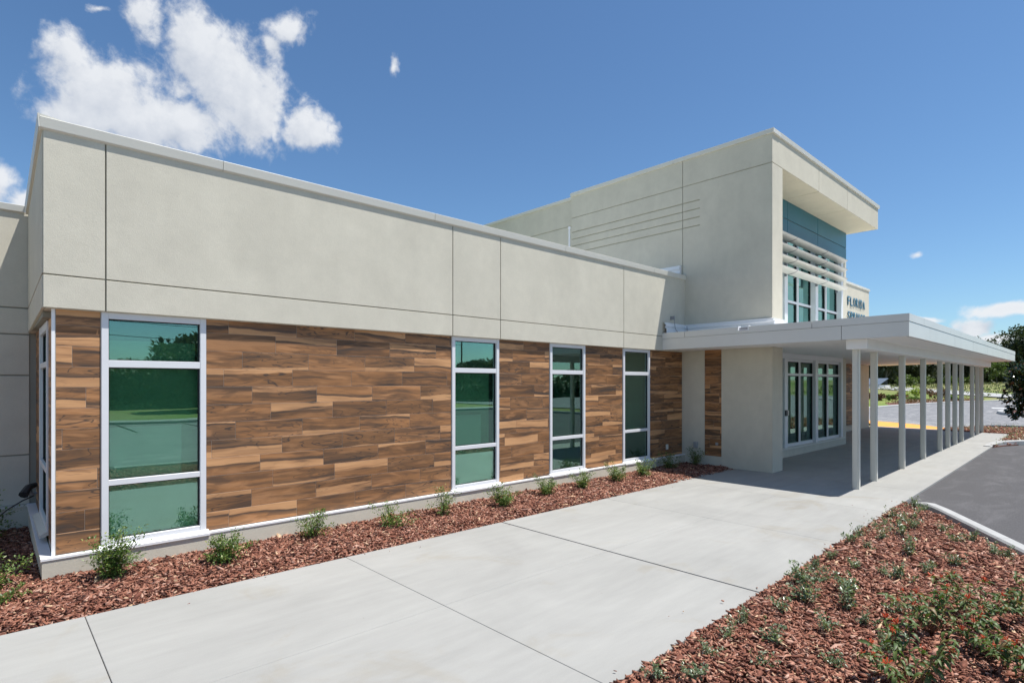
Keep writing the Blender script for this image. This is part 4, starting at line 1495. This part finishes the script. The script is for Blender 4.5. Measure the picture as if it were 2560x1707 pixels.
def shrub(x, y, h, w, seed, label, n_st=12, per=46, leafL=.024, group='young shrubs planted along the tiled wall', cat='shrub', lm='shrub_leaf', z=-.01, name='young_shrub', spread=.6):
    r = np.random.default_rng(seed)
    root = empty(name, (x, y, z), label=label, cat=cat, group=group)
    b = MB()
    LP, LD = [], []
    for i in range(n_st):
        az = r.uniform(0, 2 * np.pi)
        hh = h * r.uniform(.4, 1.2)
        out = w * .5 * r.uniform(.2, 1.3)
        p0 = np.array([r.normal(0, .015), r.normal(0, .015), 0])
        pts = []
        for t_ in np.linspace(0, 1, 6):
            c = p0 + np.array([math.cos(az) * out * t_ ** (1 + spread * .5), math.sin(az) * out * t_ ** (1 + spread * .5), hh * t_]) + r.normal(0, .008, 3) * t_
            pts.append(c)
        b.tube([p + np.array([x, y, z]) for p in pts], .0032, 4, .0012)
        pts = np.array(pts)
        tt = r.uniform(.18, 1.0, per) ** .85
        tt[-4:] = 1.0
        idx = np.clip((tt * 5).astype(int), 0, 4)
        q = pts[idx] + (pts[idx + 1] - pts[idx]) * (tt * 5 - idx)[:, None]
        # side twigs
        tw_ = r.normal(0, 1, (per, 3)) * np.array([1, 1, .6]) * (.018 + .035 * (1 - abs(tt - .5)))[:, None] * (h / .4)
        LP.append(q + tw_ * .8)
        LD.append(r.normal(0, .6, (per, 3)) + tw_ / .03 * .6 + np.array([0, 0, .7]))
    P = np.concatenate(LP); D = np.concatenate(LD)
    P[:, 2] = np.maximum(P[:, 2], .01)
    n = len(P)
    v, f = leaves(P, D, r.uniform(.8, 1.45, n) * leafL * 1.25, r.uniform(.45, .7, n) * leafL * 1.2, r)
    link('foliage', mesh_from('foliage', v, f, M[lm]), None, root, (x, y, z))
    b.done('stem', M['stem'], root, (x, y, z))
    return root


shrub_specs = [
    (.90, 6.74, .40, .40, 20, 62, 'tallest young green shrub in front of the widest window'),
    (1.86, 6.56, .30, .42, 16, 56, 'bushy young shrub at the right end of the widest window sill'),
    (2.92, 6.80, .36, .46, 12, 44, 'spreading grey-green shrub below the left third of the long tiled wall'),
    (3.92, 6.60, .34, .52, 10, 50, 'two-pronged wide shrub below the middle of the long tiled wall'),
    (4.87, 6.72, .37, .38, 10, 40, 'airy upright shrub just left of the second window'),
    (5.88, 6.56, .33, .46, 15, 54, 'dense rounded shrub in front of the second window'),
    (7.03, 6.72, .32, .46, 13, 50, 'shrub between the second and third windows'),
    (7.99, 6.70, .30, .46, 12, 48, 'shrub in front of the third window'),
    (8.93, 6.69, .33, .42, 13, 48, 'shrub just left of the fourth window'),
    (9.90, 6.70, .34, .48, 14, 50, 'last sunlit shrub in front of the fourth window'),
    (11.19, 6.85, .34, .44, 12, 46, 'shaded shrub in front of the dark tiled wall end'),
    (12.08, 6.72, .38, .44, 12, 40, 'dark shaded shrub in the corner by the entrance block'),
]
for i, (x, y, h, w, ns, per, lb) in enumerate(shrub_specs):
    shrub(x, y, h, w, 100 + i, lb, int(ns * 1.25), int(per * 1.5))
shrub(-.10, 9.25, .55, .7, 140, 'dark shrub in the shade of the left corner', 18, 60, .03, group='shrubs in the left corner bed')
shrub(.02, 7.15, .32, .5, 141, 'sunlit yellow-green shrub at the left edge of the bed', 14, 50, .026, group='shrubs in the left corner bed')
shrub(.05, 6.65, .14, .42, 142, 'low pale green sprig at the left edge near the walkway', 10, 40, .024, group='shrubs in the left corner bed')
shrub(2.15, 6.93, .07, .34, 143, 'tiny flat sprig lying on the mulch by the plinth', 7, 20, .022, group='shrubs in the left corner bed')

GC = [(10.43, 2.12), (10.2, 2.0), (9.5, 2.20), (8.99, 2.16), (9.31, 2.03), (9.59, 1.96), (8.56, 2.17), (8.94, 1.99), (9.04, 1.85), (7.99, 2.20), (7.58, 2.2), (7.98, 1.96), (8.43, 1.86), (9.04, 1.54), (7.46, 1.98), (8.5, 1.33), (8.75, 1.22), (6.76, 2.14), (7.54, 1.6), (8.25, .94), (8.12, .82), (6.26, 2.14), (6.58, 1.85), (7.48, 1.18), (6.98, 1.31), (5.69, 2.07), (5.9, 1.97), (6.55, 1.56), (6.49, 1.47), (5.77, 1.68), (5.25, 1.88), (4.9, 1.94), (5.36, 1.58), (5.53, 1.25), (4.78, 1.54), (5.15, 1.39), (4.75, 1.12), (4.23, 1.74), (4.19, 1.31), (4.42, 2.05), (4.07, 2.0), (3.72, 1.96), (3.21, 2.05), (3.38, 1.88), (3.81, 1.61), (5.73, 2.07)]
sized = {28: 1.35, 29: 1.35, 25: 1.3, 30: 1.5, 32: 1.3, 36: 1.2, 0: 1.3, 12: 1.3, 18: 1.25}
variants = []
for k in range(7):
    vroot = shrub(0, 0, .13 + .012 * k, .20 + .012 * (k % 3), 200 + k, None, 7 + k % 3, 20, .026, group=None, cat=None, lm='cover_leaf', z=0, name='ground_cover_plant', spread=.8)
    variants.append(vroot)
def where(x, y):
    side = 'at the walkway edge' if walk_edge(x) - y < .28 else ('near the angled kerb' if y < 1.25 and x > 7 else 'in the open mulch')
    dist = 'close to the camera' if x < 4.6 else ('left of the flowering bush' if x < 6 else ('beyond the flowering bush' if x < 7.8 else 'towards the pointed tip of the bed'))
    return side, dist
first = {}
gcobj = []
for i, (x, y) in enumerate(GC):
    s = sized.get(i, random.uniform(.8, 1.1)) * .85
    src = variants[i % 7]
    if i % 7 not in first:
        first[i % 7] = 1
        r_ = src
    else:
        r_ = src.copy()
        C.objects.link(r_)
        for ch in src.children:
            c2 = ch.copy(); C.objects.link(c2); c2.parent = r_
    r_.location = (x, y, .0)
    r_.rotation_euler = (0, 0, random.uniform(0, 6.28))
    r_.scale = (s, s, s)
    gcobj.append(r_)
ORD = ['first', 'second', 'third', 'fourth', 'fifth', 'sixth', 'seventh', 'eighth', 'ninth', 'tenth', 'eleventh', 'twelfth', 'thirteenth', 'fourteenth', 'fifteenth', 'sixteenth', 'seventeenth', 'eighteenth', 'nineteenth', 'twentieth']
rows_ = {0: [], 1: [], 2: [], 3: []}
for r_ in gcobj:
    d_ = walk_edge(r_.location.x) - r_.location.y
    rows_[0 if d_ < .22 else 1 if d_ < .45 else 2 if d_ < .8 else 3].append(r_)
RN = ['in the row at the walkway edge', 'in the row just inside the walkway edge', 'in the middle row of the bed', 'in the row farthest from the walkway']
for k in rows_:
    for q, r_ in enumerate(sorted(rows_[k], key=lambda o: -o.location.x)):
        tag(r_, '%s ground cover plant from the pointed tip, %s' % (ORD[q], RN[k]), 'plant', 'ground cover plants in the right bed')

# flowering bushes with individual leaves
def leaf_mesh(i):
    r = np.random.default_rng(300 + i)
    L, W = 1.0, .28 + .03 * i
    n = 5
    v, f = [], []
    for j in range(n + 1):
        t_ = j / n
        w = W * .5 * math.sin(math.pi * min(1, t_ * .94 + .04)) ** .8
        z = .18 * math.sin(t_ * 2.2) - .42 * t_ ** 2 * (1 + .2 * i)
        y = L * t_ * .92
        v += [(-w, y, z + w * .45), (0, y, z), (w, y, z + w * .45)]
    for j in range(n):
        a = j * 3
        f += [(a, a + 1, a + 4, a + 3), (a + 1, a + 2, a + 5, a + 4)]
    me = mesh_from('leaf', v, f, M['fire_leaf'])
    smooth(me)
    return me


LM = [leaf_mesh(i) for i in range(4)]


def flower_mesh(i):
    r = np.random.default_rng(320 + i)
    b = MB()
    for k in range(11):
        a = r.uniform(0, 2 * np.pi); e = r.uniform(.1, 1.3)
        d = np.array([math.cos(a) * math.cos(e), math.sin(a) * math.cos(e), math.sin(e)])
        L = r.uniform(.020, .034)
        s = d * .006
        b.tube([s, s + d * L * .6, s + d * L], .0014, 4, .0034)
    bmesh.ops.recalc_face_normals(b.bm, faces=b.bm.faces)
    me = bpy.data.meshes.new('flower_cluster')
    b.bm.to_mesh(me); b.bm.free()
    me.materials.append(M['flower'])
    return me


FM = [flower_mesh(i) for i in range(3)]


def firebush(x, y, h, w, seed, label, n_st, lsz=.085):
    r = np.random.default_rng(seed)
    root = empty('flowering_bush', (x, y, -.01), label=label, cat='bush', group='orange-flowered bushes in the right bed')
    sb = MB()
    nl = 0
    for i in range(n_st):
        az = r.uniform(0, 2 * np.pi)
        hh = h * r.uniform(.6, 1.05) * (1.05 - .25 * 0)
        out = w * .5 * math.sqrt(r.uniform(.02, 1.0))
        hh *= 1.08 - .45 * (out / (w * .5)) ** 2
        pts = []
        for t_ in np.linspace(0, 1, 6):
            pts.append(Vector((math.cos(az) * out * t_ ** 1.1 + r.normal(0, .008), math.sin(az) * out * t_ ** 1.1 + r.normal(0, .008), hh * t_)))
        sb.tube([p + Vector((x, y, -.01)) for p in pts], .0038, 5, .0018)
        for t_ in (.42, .56, .70, .82, .92, 1.0):
            if r.random() < .12 or nl > 285:
                continue
            k = min(4, int(t_ * 5)); fr_ = t_ * 5 - k
            p = pts[k].lerp(pts[k + 1], fr_)
            a0 = r.uniform(0, 6.28)
            for q in range(3 if t_ < .95 else 4):
                if nl > 290:
                    break
                a = a0 + q * 2 * math.pi / (3 if t_ < .95 else 4) + r.normal(0, .2)
                o = bpy.data.objects.new('leaf', LM[r.integers(0, 4)])
                C.objects.link(o)
                o.parent = root
                o.location = p
                s = lsz * r.uniform(.65, 1.2)
                o.scale = (s, s, s)
                o.rotation_euler = (r.normal(.15, .35), r.normal(0, .3), a)
                nl += 1
        if r.random() < .62:
            o = bpy.data.objects.new('flower_cluster', FM[r.integers(0, 3)])
            C.objects.link(o)
            o.parent = root
            o.location = pts[-1] + Vector((0, 0, .012))
            s = r.uniform(.65, 1.1)
            o.scale = (s, s, s)
            o.rotation_euler = (r.normal(0, .4), r.normal(0, .4), r.uniform(0, 6.28))
    sb.done('stem', M['redstem'], root, (x, y, -.01))
    return root


firebush(5.35, .98, .42, .72, 401, 'left half of the widest clump of orange-flowered bushes beside the kerb end', 16, .070)
firebush(5.85, .80, .38, .66, 402, 'orange-flowered bush behind the widest one, nearest the kerb', 14, .066)
firebush(4.22, .88, .40, .62, 403, 'nearest orange-flowered bush at the bottom edge, left of the others', 14, .072)
firebush(4.85, .28, .36, .60, 404, 'orange-flowered bush in the lower right corner of the bed', 12, .07)
firebush(5.15, .55, .30, .50, 405, 'small orange-flowered bush between the widest one and the lower right corner', 10, .066)
firebush(6.25, .48, .32, .50, 406, 'orange-flowered bush against the kerb at the right edge', 10, .066)


# far-bed low plants and magnolia
def clump_cloud(n, ctr, rad, r, k=9, flat=1.0):
    """leaf positions gathered in clumps inside an ellipsoid"""
    P = []
    D = []
    nc = max(6, n // k)
    c = r.normal(0, 1, (nc, 3))
    c /= np.linalg.norm(c, axis=1, keepdims=True)
    c *= (r.uniform(.25, 1.0, nc) ** .45)[:, None]
    idx = r.integers(0, nc, n)
    off = r.normal(0, .12, (n, 3))
    p = c[idx] + off
    D = p + r.normal(0, .6, (n, 3)) + np.array([0, 0, .2])
    return p * np.array(rad) + np.array(ctr), D


def cover_patch(name, poly, n, h, seed, lm, label, cat, L=.07):
    r = np.random.default_rng(seed)
    xs_ = [p[0] for p in poly]; ys_ = [p[1] for p in poly]
    x = r.uniform(min(xs_), max(xs_), n); y = r.uniform(min(ys_), max(ys_), n)
    k = in_poly(x, y, poly)
    x, y = x[k], y[k]
    cl = np.abs(np.sin(x * 4.1 + y * 2.3) * np.cos(y * 3.7 - x * 1.9)) ** .5
    k = r.random(len(x)) < cl
    x, y, cl = x[k], y[k], cl[k]
    z = r.uniform(.02, 1, len(x)) * h * cl
    P = np.stack([x, y, z], 1)
    v, f = leaves(P, r.normal(0, 1, (len(P), 3)) + [0, 0, .6], r.uniform(.6, 1.3, len(P)) * L, r.uniform(.3, .5, len(P)) * L, r)
    tag(link(name, mesh_from(name, v, f, M[lm]), None), label, cat, kind='stuff')


cover_patch('ground_cover', FARBED, 16000, .20, 500, 'cover_leaf', 'low grey-green ground cover growing over the mulch of the far bed', 'ground cover')


def tree(name, x, y, h, crown_r, crown_h, seed, label, mat, n=3600, leafL=.42, trunk=.25, cat='tree', group=None, z=0.0, crown_base=.28, lobes=9, m2=None):
    r = np.random.default_rng(seed)
    root = empty(name, (x, y, z), label=label, cat=cat, group=group)
    b = MB()
    top = Vector((x + r.normal(0, .3), y + r.normal(0, .3), z + h * .62))
    b.tube([(x, y, z - .1), (x + r.normal(0, .1) * trunk * 3, y, z + h * .2), top], trunk, 8, trunk * .4)
    lobesP = []
    for k in range(lobes):
        a = 2 * math.pi * k / lobes + r.normal(0, .4)
        e = r.uniform(-.5, 1.0)
        rr = r.uniform(.35, .72)
        c = np.array([math.cos(a) * crown_r * rr, math.sin(a) * crown_r * rr, h * crown_base + crown_h * (.5 + .38 * e)])
        if k % 3 == 0:
            c[2] = h * crown_base + crown_h * r.uniform(.6, .8); c[:2] *= .5
        lobesP.append(c)
        b.tube([(x, y, z + h * r.uniform(.15, .4)), Vector((x, y, z)) + Vector(c * np.array([.55, .55, .72])), Vector((x, y, z)) + Vector(c)], trunk * .34, 5, trunk * .08)
    Ps, Ds = [], []
    for c in lobesP:
        q = n // lobes
        rad = np.array([crown_r * r.uniform(.38, .58), crown_r * r.uniform(.38, .58), crown_h * r.uniform(.24, .38)])
        p, d = clump_cloud(q, c, rad, r, 14)
        Ps.append(p); Ds.append(d)
    P = np.concatenate(Ps); D = np.concatenate(Ds)
    P[:, 2] = np.maximum(P[:, 2], .15 * h * crown_base)
    v, f = leaves(P, D, r.uniform(.6, 1.3, len(P)) * leafL, r.uniform(.5, .8, len(P)) * leafL, r, droop=.1)
    link('crown', mesh_from('crown', v, f, M[mat]), None, root, (x, y, z))
    b.done('trunk', M['bark'], root, (x, y, z))
    return root


tree('magnolia_tree', 33.9, 2.62, 2.55, 1.02, 2.5, 600, 'dark glossy magnolia at the right edge beyond the canopy', 'magnolia', 5200, .17, .07, 'tree', None, 0, .04, 12)


def polar(u, t_):
    a = R(HEAD)
    F = np.array([math.cos(a), math.sin(a)]); Rr = np.array([math.sin(a), -math.cos(a)])
    p = t_ * (F + u * Rr)
    return p[0], p[1]


TREES = [  # u, t, h, r, mat, label
    (.52, 130, 11, 6.5, 'oak1', 'dark oak hidden mostly behind the entrance block'),
    (.615, 122, 11.5, 6, 'oak1', 'very dark oak just right of the sign wall end'),
    (.665, 116, 9.0, 5.0, 'oak2', 'grey-green oak seen between the first and third posts'),
    (.715, 128, 10.5, 6.0, 'oak2', 'pale greyish oak with bare twigs seen past the third post'),
    (.750, 133, 11.5, 6.0, 'oak1', 'dark oak seen behind the fourth post'),
    (.795, 130, 10.5, 6.0, 'oak2', 'mottled oak behind the middle cluster of posts'),
    (.835, 134, 10.0, 6.5, 'oak1', 'dark tree rising behind the last three posts'),
    (.880, 120, 8.8, 5.4, 'oak2', 'tall oak behind the far corner of the canopy'),
    (.935, 114, 11.0, 5.8, 'oak1', 'tallest dark oak against the sky at the right edge'),
    (.990, 120, 11.5, 6.4, 'oak2', 'oak cut by the right edge of the picture'),
    (1.05, 118, 12.0, 7.0, 'oak1', 'oak outside the right edge of the picture'),
]
for i, (u, t_, h, rr, mt, lb) in enumerate(TREES):
    x, y = polar(u, t_)
    tree('oak_tree', x, y, h, rr, h * .82, 620 + i, lb, mt, 10500, .60, .35, 'tree', 'trees along the far edge of the field', terrain_z(x, y), .06, 11)
# low scrub under the oaks
for i, (u, t_, h, w, lb) in enumerate([(.70, 108, 2.2, 3.5, 'low bright scrub under the trees left of the fourth post'), (.735, 112, 1.8, 3, 'low scrub at the foot of the dark oak'),
                                       (.862, 106, 4.6, 3.6, 'bright green scrub tree right of the last post'), (.905, 104, 2.4, 3.5, 'pale green scrub at the foot of the tallest oak'), (.82, 110, 2.0, 3.5, 'low scrub behind the last posts'), (.78, 110, 1.6, 3.0, 'low yellowish scrub behind the middle posts')]):
    x, y = polar(u, t_)
    tree('scrub_bush', x, y, h, w * .55, h * .9, 660 + i, lb, 'oak3', 1100, .35, .06, 'bush', 'scrub at the foot of the far trees', terrain_z(x, y), .0, 7)
r = np.random.default_rng(650)
n = 60000
u_ = r.uniform(.45, 1.25, n); t_ = r.uniform(141, 150, n)
a_h = R(HEAD)
px_ = t_ * (math.cos(a_h) + u_ * math.sin(a_h)); py_ = t_ * (math.sin(a_h) - u_ * math.cos(a_h))
top_ = 5.6 + 1.0 * np.sin(u_ * 31) + .7 * np.sin(u_ * 77 + 1) + r.normal(0, .5, n)
pz_ = 1.6 + r.uniform(0, 1, n) ** .8 * top_
v, f = leaves(np.stack([px_, py_, pz_], 1), r.normal(0, 1, (n, 3)), r.uniform(.6, 1.2, n), r.uniform(.4, .8, n), r, droop=.1)
tag(link('far_wood', mesh_from('far_wood', v, f, M['oak1']), None), 'dark wood closing the view behind the line of oaks', 'wood', kind='stuff')
# garden bushes on the far lawn
for i, (u, t_, h, w, mt, lb) in enumerate([(.716, 70, 1.45, 1.5, 'yellow_leaf', 'yellow-green bush on the far lawn beside the third post'),
                                           (.743, 68, 1.15, 1.7, 'red_leaf', 'clipped reddish bush right of the yellow-green one'),
                                           (.766, 68, 1.25, 1.0, 'red_leaf', 'reddish bush just right of the fourth post'),
                                           (.690, 62, .85, 1.6, 'red_leaf', 'low dark bush on the lawn left of the yellow-green one'),
                                           (.655, 62, .80, .9, 'red_leaf', 'small reddish bush on the lawn right of the second post'),
                                           (.672, 63, .6, 1.2, 'shrub_leaf', 'low green bush between two reddish ones on the lawn'),
                                           (.632, 62, .8, 1.0, 'red_leaf', 'small bush at the sign wall end'),
                                           (.782, 60, .6, 1.0, 'shrub_leaf', 'low green bush in the far bed behind the fourth and fifth posts'),
                                           (.71, 58, .5, 1.6, 'shrub_leaf', 'flat green bush in front of the yellow-green one')]):
    x, y = polar(u, t_)
    tree('garden_bush', x, y, h, w * .6, h * .9, 680 + i, lb, mt, 900, .16, .03, 'bush', 'bushes on the far lawn', -.05, .0, 7)
x, y = polar(.74, 62)
cover_patch('ground_cover', [(58, 12.6), (68, 11.6), (80, 9.9), (83, 11), (74, 14.5), (62, 15)], 9000, .35, 510, 'red_leaf', 'low green and reddish planting on the far side of the drive', 'ground cover', .15)
# rough grass tufts in the field
r = np.random.default_rng(520)
n = 12000
tx = r.uniform(96, 150, n); ty = r.uniform(-25, 52, n)
k = (tx - 92) > (ty - 9) * 1.14
tx, ty = tx[k], ty[k]
n = len(tx)
tz = np.array([terrain_z(a, c) for a, c in zip(tx, ty)])
P = np.stack([tx, ty, tz], 1)
D = r.normal(0, .3, (n, 3)) + [0, 0, 1]
v, f = leaves(P, D, r.uniform(.15, .6, n), r.uniform(.1, .25, n), r)
M['tuft'] = m_leaf('field_tuft', (.17, .21, .065), (.32, .29, .16), None, .8, .1)
tag(link('grass_tufts', mesh_from('grass_tufts', v, f, M['tuft']), None), 'rough tall grass growing in the far field', 'grass', kind='stuff')

# shed behind the field
sh = empty('metal_shed', polar(.642, 108) + (0.6,), label='low shed with a pale blue-grey metal roof beyond the lawn', cat='shed')
sx_, sy_ = polar(.640, 108)
b = MB()
zt_ = terrain_z(sx_, sy_)
b.hexa([(sx_ - 3, sy_ - 2, zt_ + .5), (sx_ - 1.0, sy_ + 5, zt_ + .5), (sx_ + 1.6, sy_ + 4.2, zt_ + 1.7), (sx_ - .4, sy_ - 2.8, zt_ + 1.7), (sx_ - 3, sy_ - 2, zt_ + .6), (sx_ - 1.0, sy_ + 5, zt_ + .6), (sx_ + 1.6, sy_ + 4.2, zt_ + 1.8), (sx_ - .4, sy_ - 2.8, zt_ + 1.8)])
b.done('roof', M['shed_roof'], sh, (sx_, sy_, zt_))
b = MB()
b.prism([(sx_ - 2.7, sy_ - 1.9), (sx_ + .9, sy_ - 2.8), (sx_ + 2.6, sy_ + 3.7), (sx_ - .9, sy_ + 4.7)], zt_ - .1, lambda x, y: zt_ + .5)
b.done('wall', M['paint_white'], sh, (sx_, sy_, zt_))

# floodlight with cable at the left corner
fl = empty('floodlight', (.43, 9.55, .50), label='small dark floodlight with a drooping cable on the shaded side wall', cat='floodlight')
b = MB()
b.tube([(.44, 9.62, .62), (.36, 9.55, .60), (.31, 9.46, .52)], .03, 8, .055)
b.done('lamp_head', M['dark_metal'], fl, (.43, 9.55, .5))
b = MB()
b.tube([(.45, 9.6, .52), (.40, 9.6, .50), (.38, 9.6, .56)], .022, 6)
b.done('bracket', M['grey_box'], fl, (.43, 9.55, .5))
b = MB()
b.tube([(.42, 9.6, .48), (.30, 9.52, .44), (.15, 9.42, .36), (.0, 9.36, .22), (-.12, 9.33, .06), (-.16, 9.32, -.01)], .009, 5)
b.done('cable', M['dark_metal'], fl, (.43, 9.55, .5))

# ------------------------------------------------------------------ what the windows mirror, behind the camera
sweep('kerb', [(-30, -17), (0, -17.1), (27, -17)], .18, -.12, .10, M['kerb'], side=-1, kind='structure')
poly_sheet('footpath', M['concrete'], [(-60, -21.2), (60, -21.2), (60, -19.6), (-60, -19.6)][::-1], -.05, kind='structure')
for (x0, lab) in ((1.5, 1), (4.2, 2), (6.9, 3), (9.6, 4), (12.3, 5)):
    o = poly_sheet('painted_line', M['paint_white'], [(x0, -16.8), (x0 + .1, -16.8), (x0 + .1, -11.8), (x0, -11.8)], -.029, kind='structure')
bt = [(-12, -31, 7.5, 4.5, 'left'), (11.8, -31, 5.9, 3.6, 'middle'), (39, -33, 4.6, 3.0, 'right')]
for i, (x, y, h, rr, sd) in enumerate(bt):
    tree('oak_tree', x, y, h, rr, h * .82, 720 + i, '%s one of three dark trees mirrored in the glass, across the car park' % sd, 'oak2', 9000, .5, .3, 'tree', 'trees mirrored in the windows', -.09, .05, 10)
r = np.random.default_rng(760)
n = 70000
px_ = r.uniform(-70, 110, n); py_ = r.uniform(-41, -36, n)
top_ = 2.6 + .7 * np.sin(px_ * .31) + .4 * np.sin(px_ * .83 + 1) + r.normal(0, .4, n)
pz_ = -.1 + r.uniform(0, 1, n) ** .8 * top_
v, f = leaves(np.stack([px_, py_, pz_], 1), r.normal(0, 1, (n, 3)), r.uniform(.4, .8, n), r.uniform(.3, .6, n), r, droop=.1)
tag(link('far_wood', mesh_from('far_wood', v, f, M['oak2']), None), 'wood mirrored in the windows beyond the car park', 'wood', kind='stuff')
pole_spots = [(51.5, -52, 'middle'), (59, -52, 'right'), (-10, -52, 'left')]
for i, (x, y, sd) in enumerate(pole_spots):
    pr = empty('utility_pole', (x, y, -.09), label='%s one of three wooden poles across the car park, mirrored in the glass' % sd, cat='utility pole', group='utility poles mirrored in the windows')
    b = MB()
    b.tube([(x, y, -.1), (x, y, 9.5)], .15, 8, .10)
    b.done('pole', M['wood_pole'], pr, (x, y, -.09))
    b = MB()
    b.box(x - .05, x + .05, y - .9, y + .9, 8.8, 8.92)
    b.done('crossarm', M['wood_pole'], pr, (x, y, -.09))
for j, dz in enumerate((8.95, 7.6)):
    span = 61.5
    pts = []
    for a in np.linspace(-10, 51.5, 29):
        s = (a + 10) / span
        pts.append((a, -52 + (.7 if j == 0 else 0), dz - 5.0 * s * (1 - s)))
    b = MB()
    b.tube(pts, .035, 4)
    o = b.done('power_line', M['dark_metal'], None, (20, -52, dz))
    tag(o, 'sagging overhead wire, %s, mirrored in the window tops' % ('upper one' if j == 0 else 'lower one'), 'power line', 'power lines between the poles')
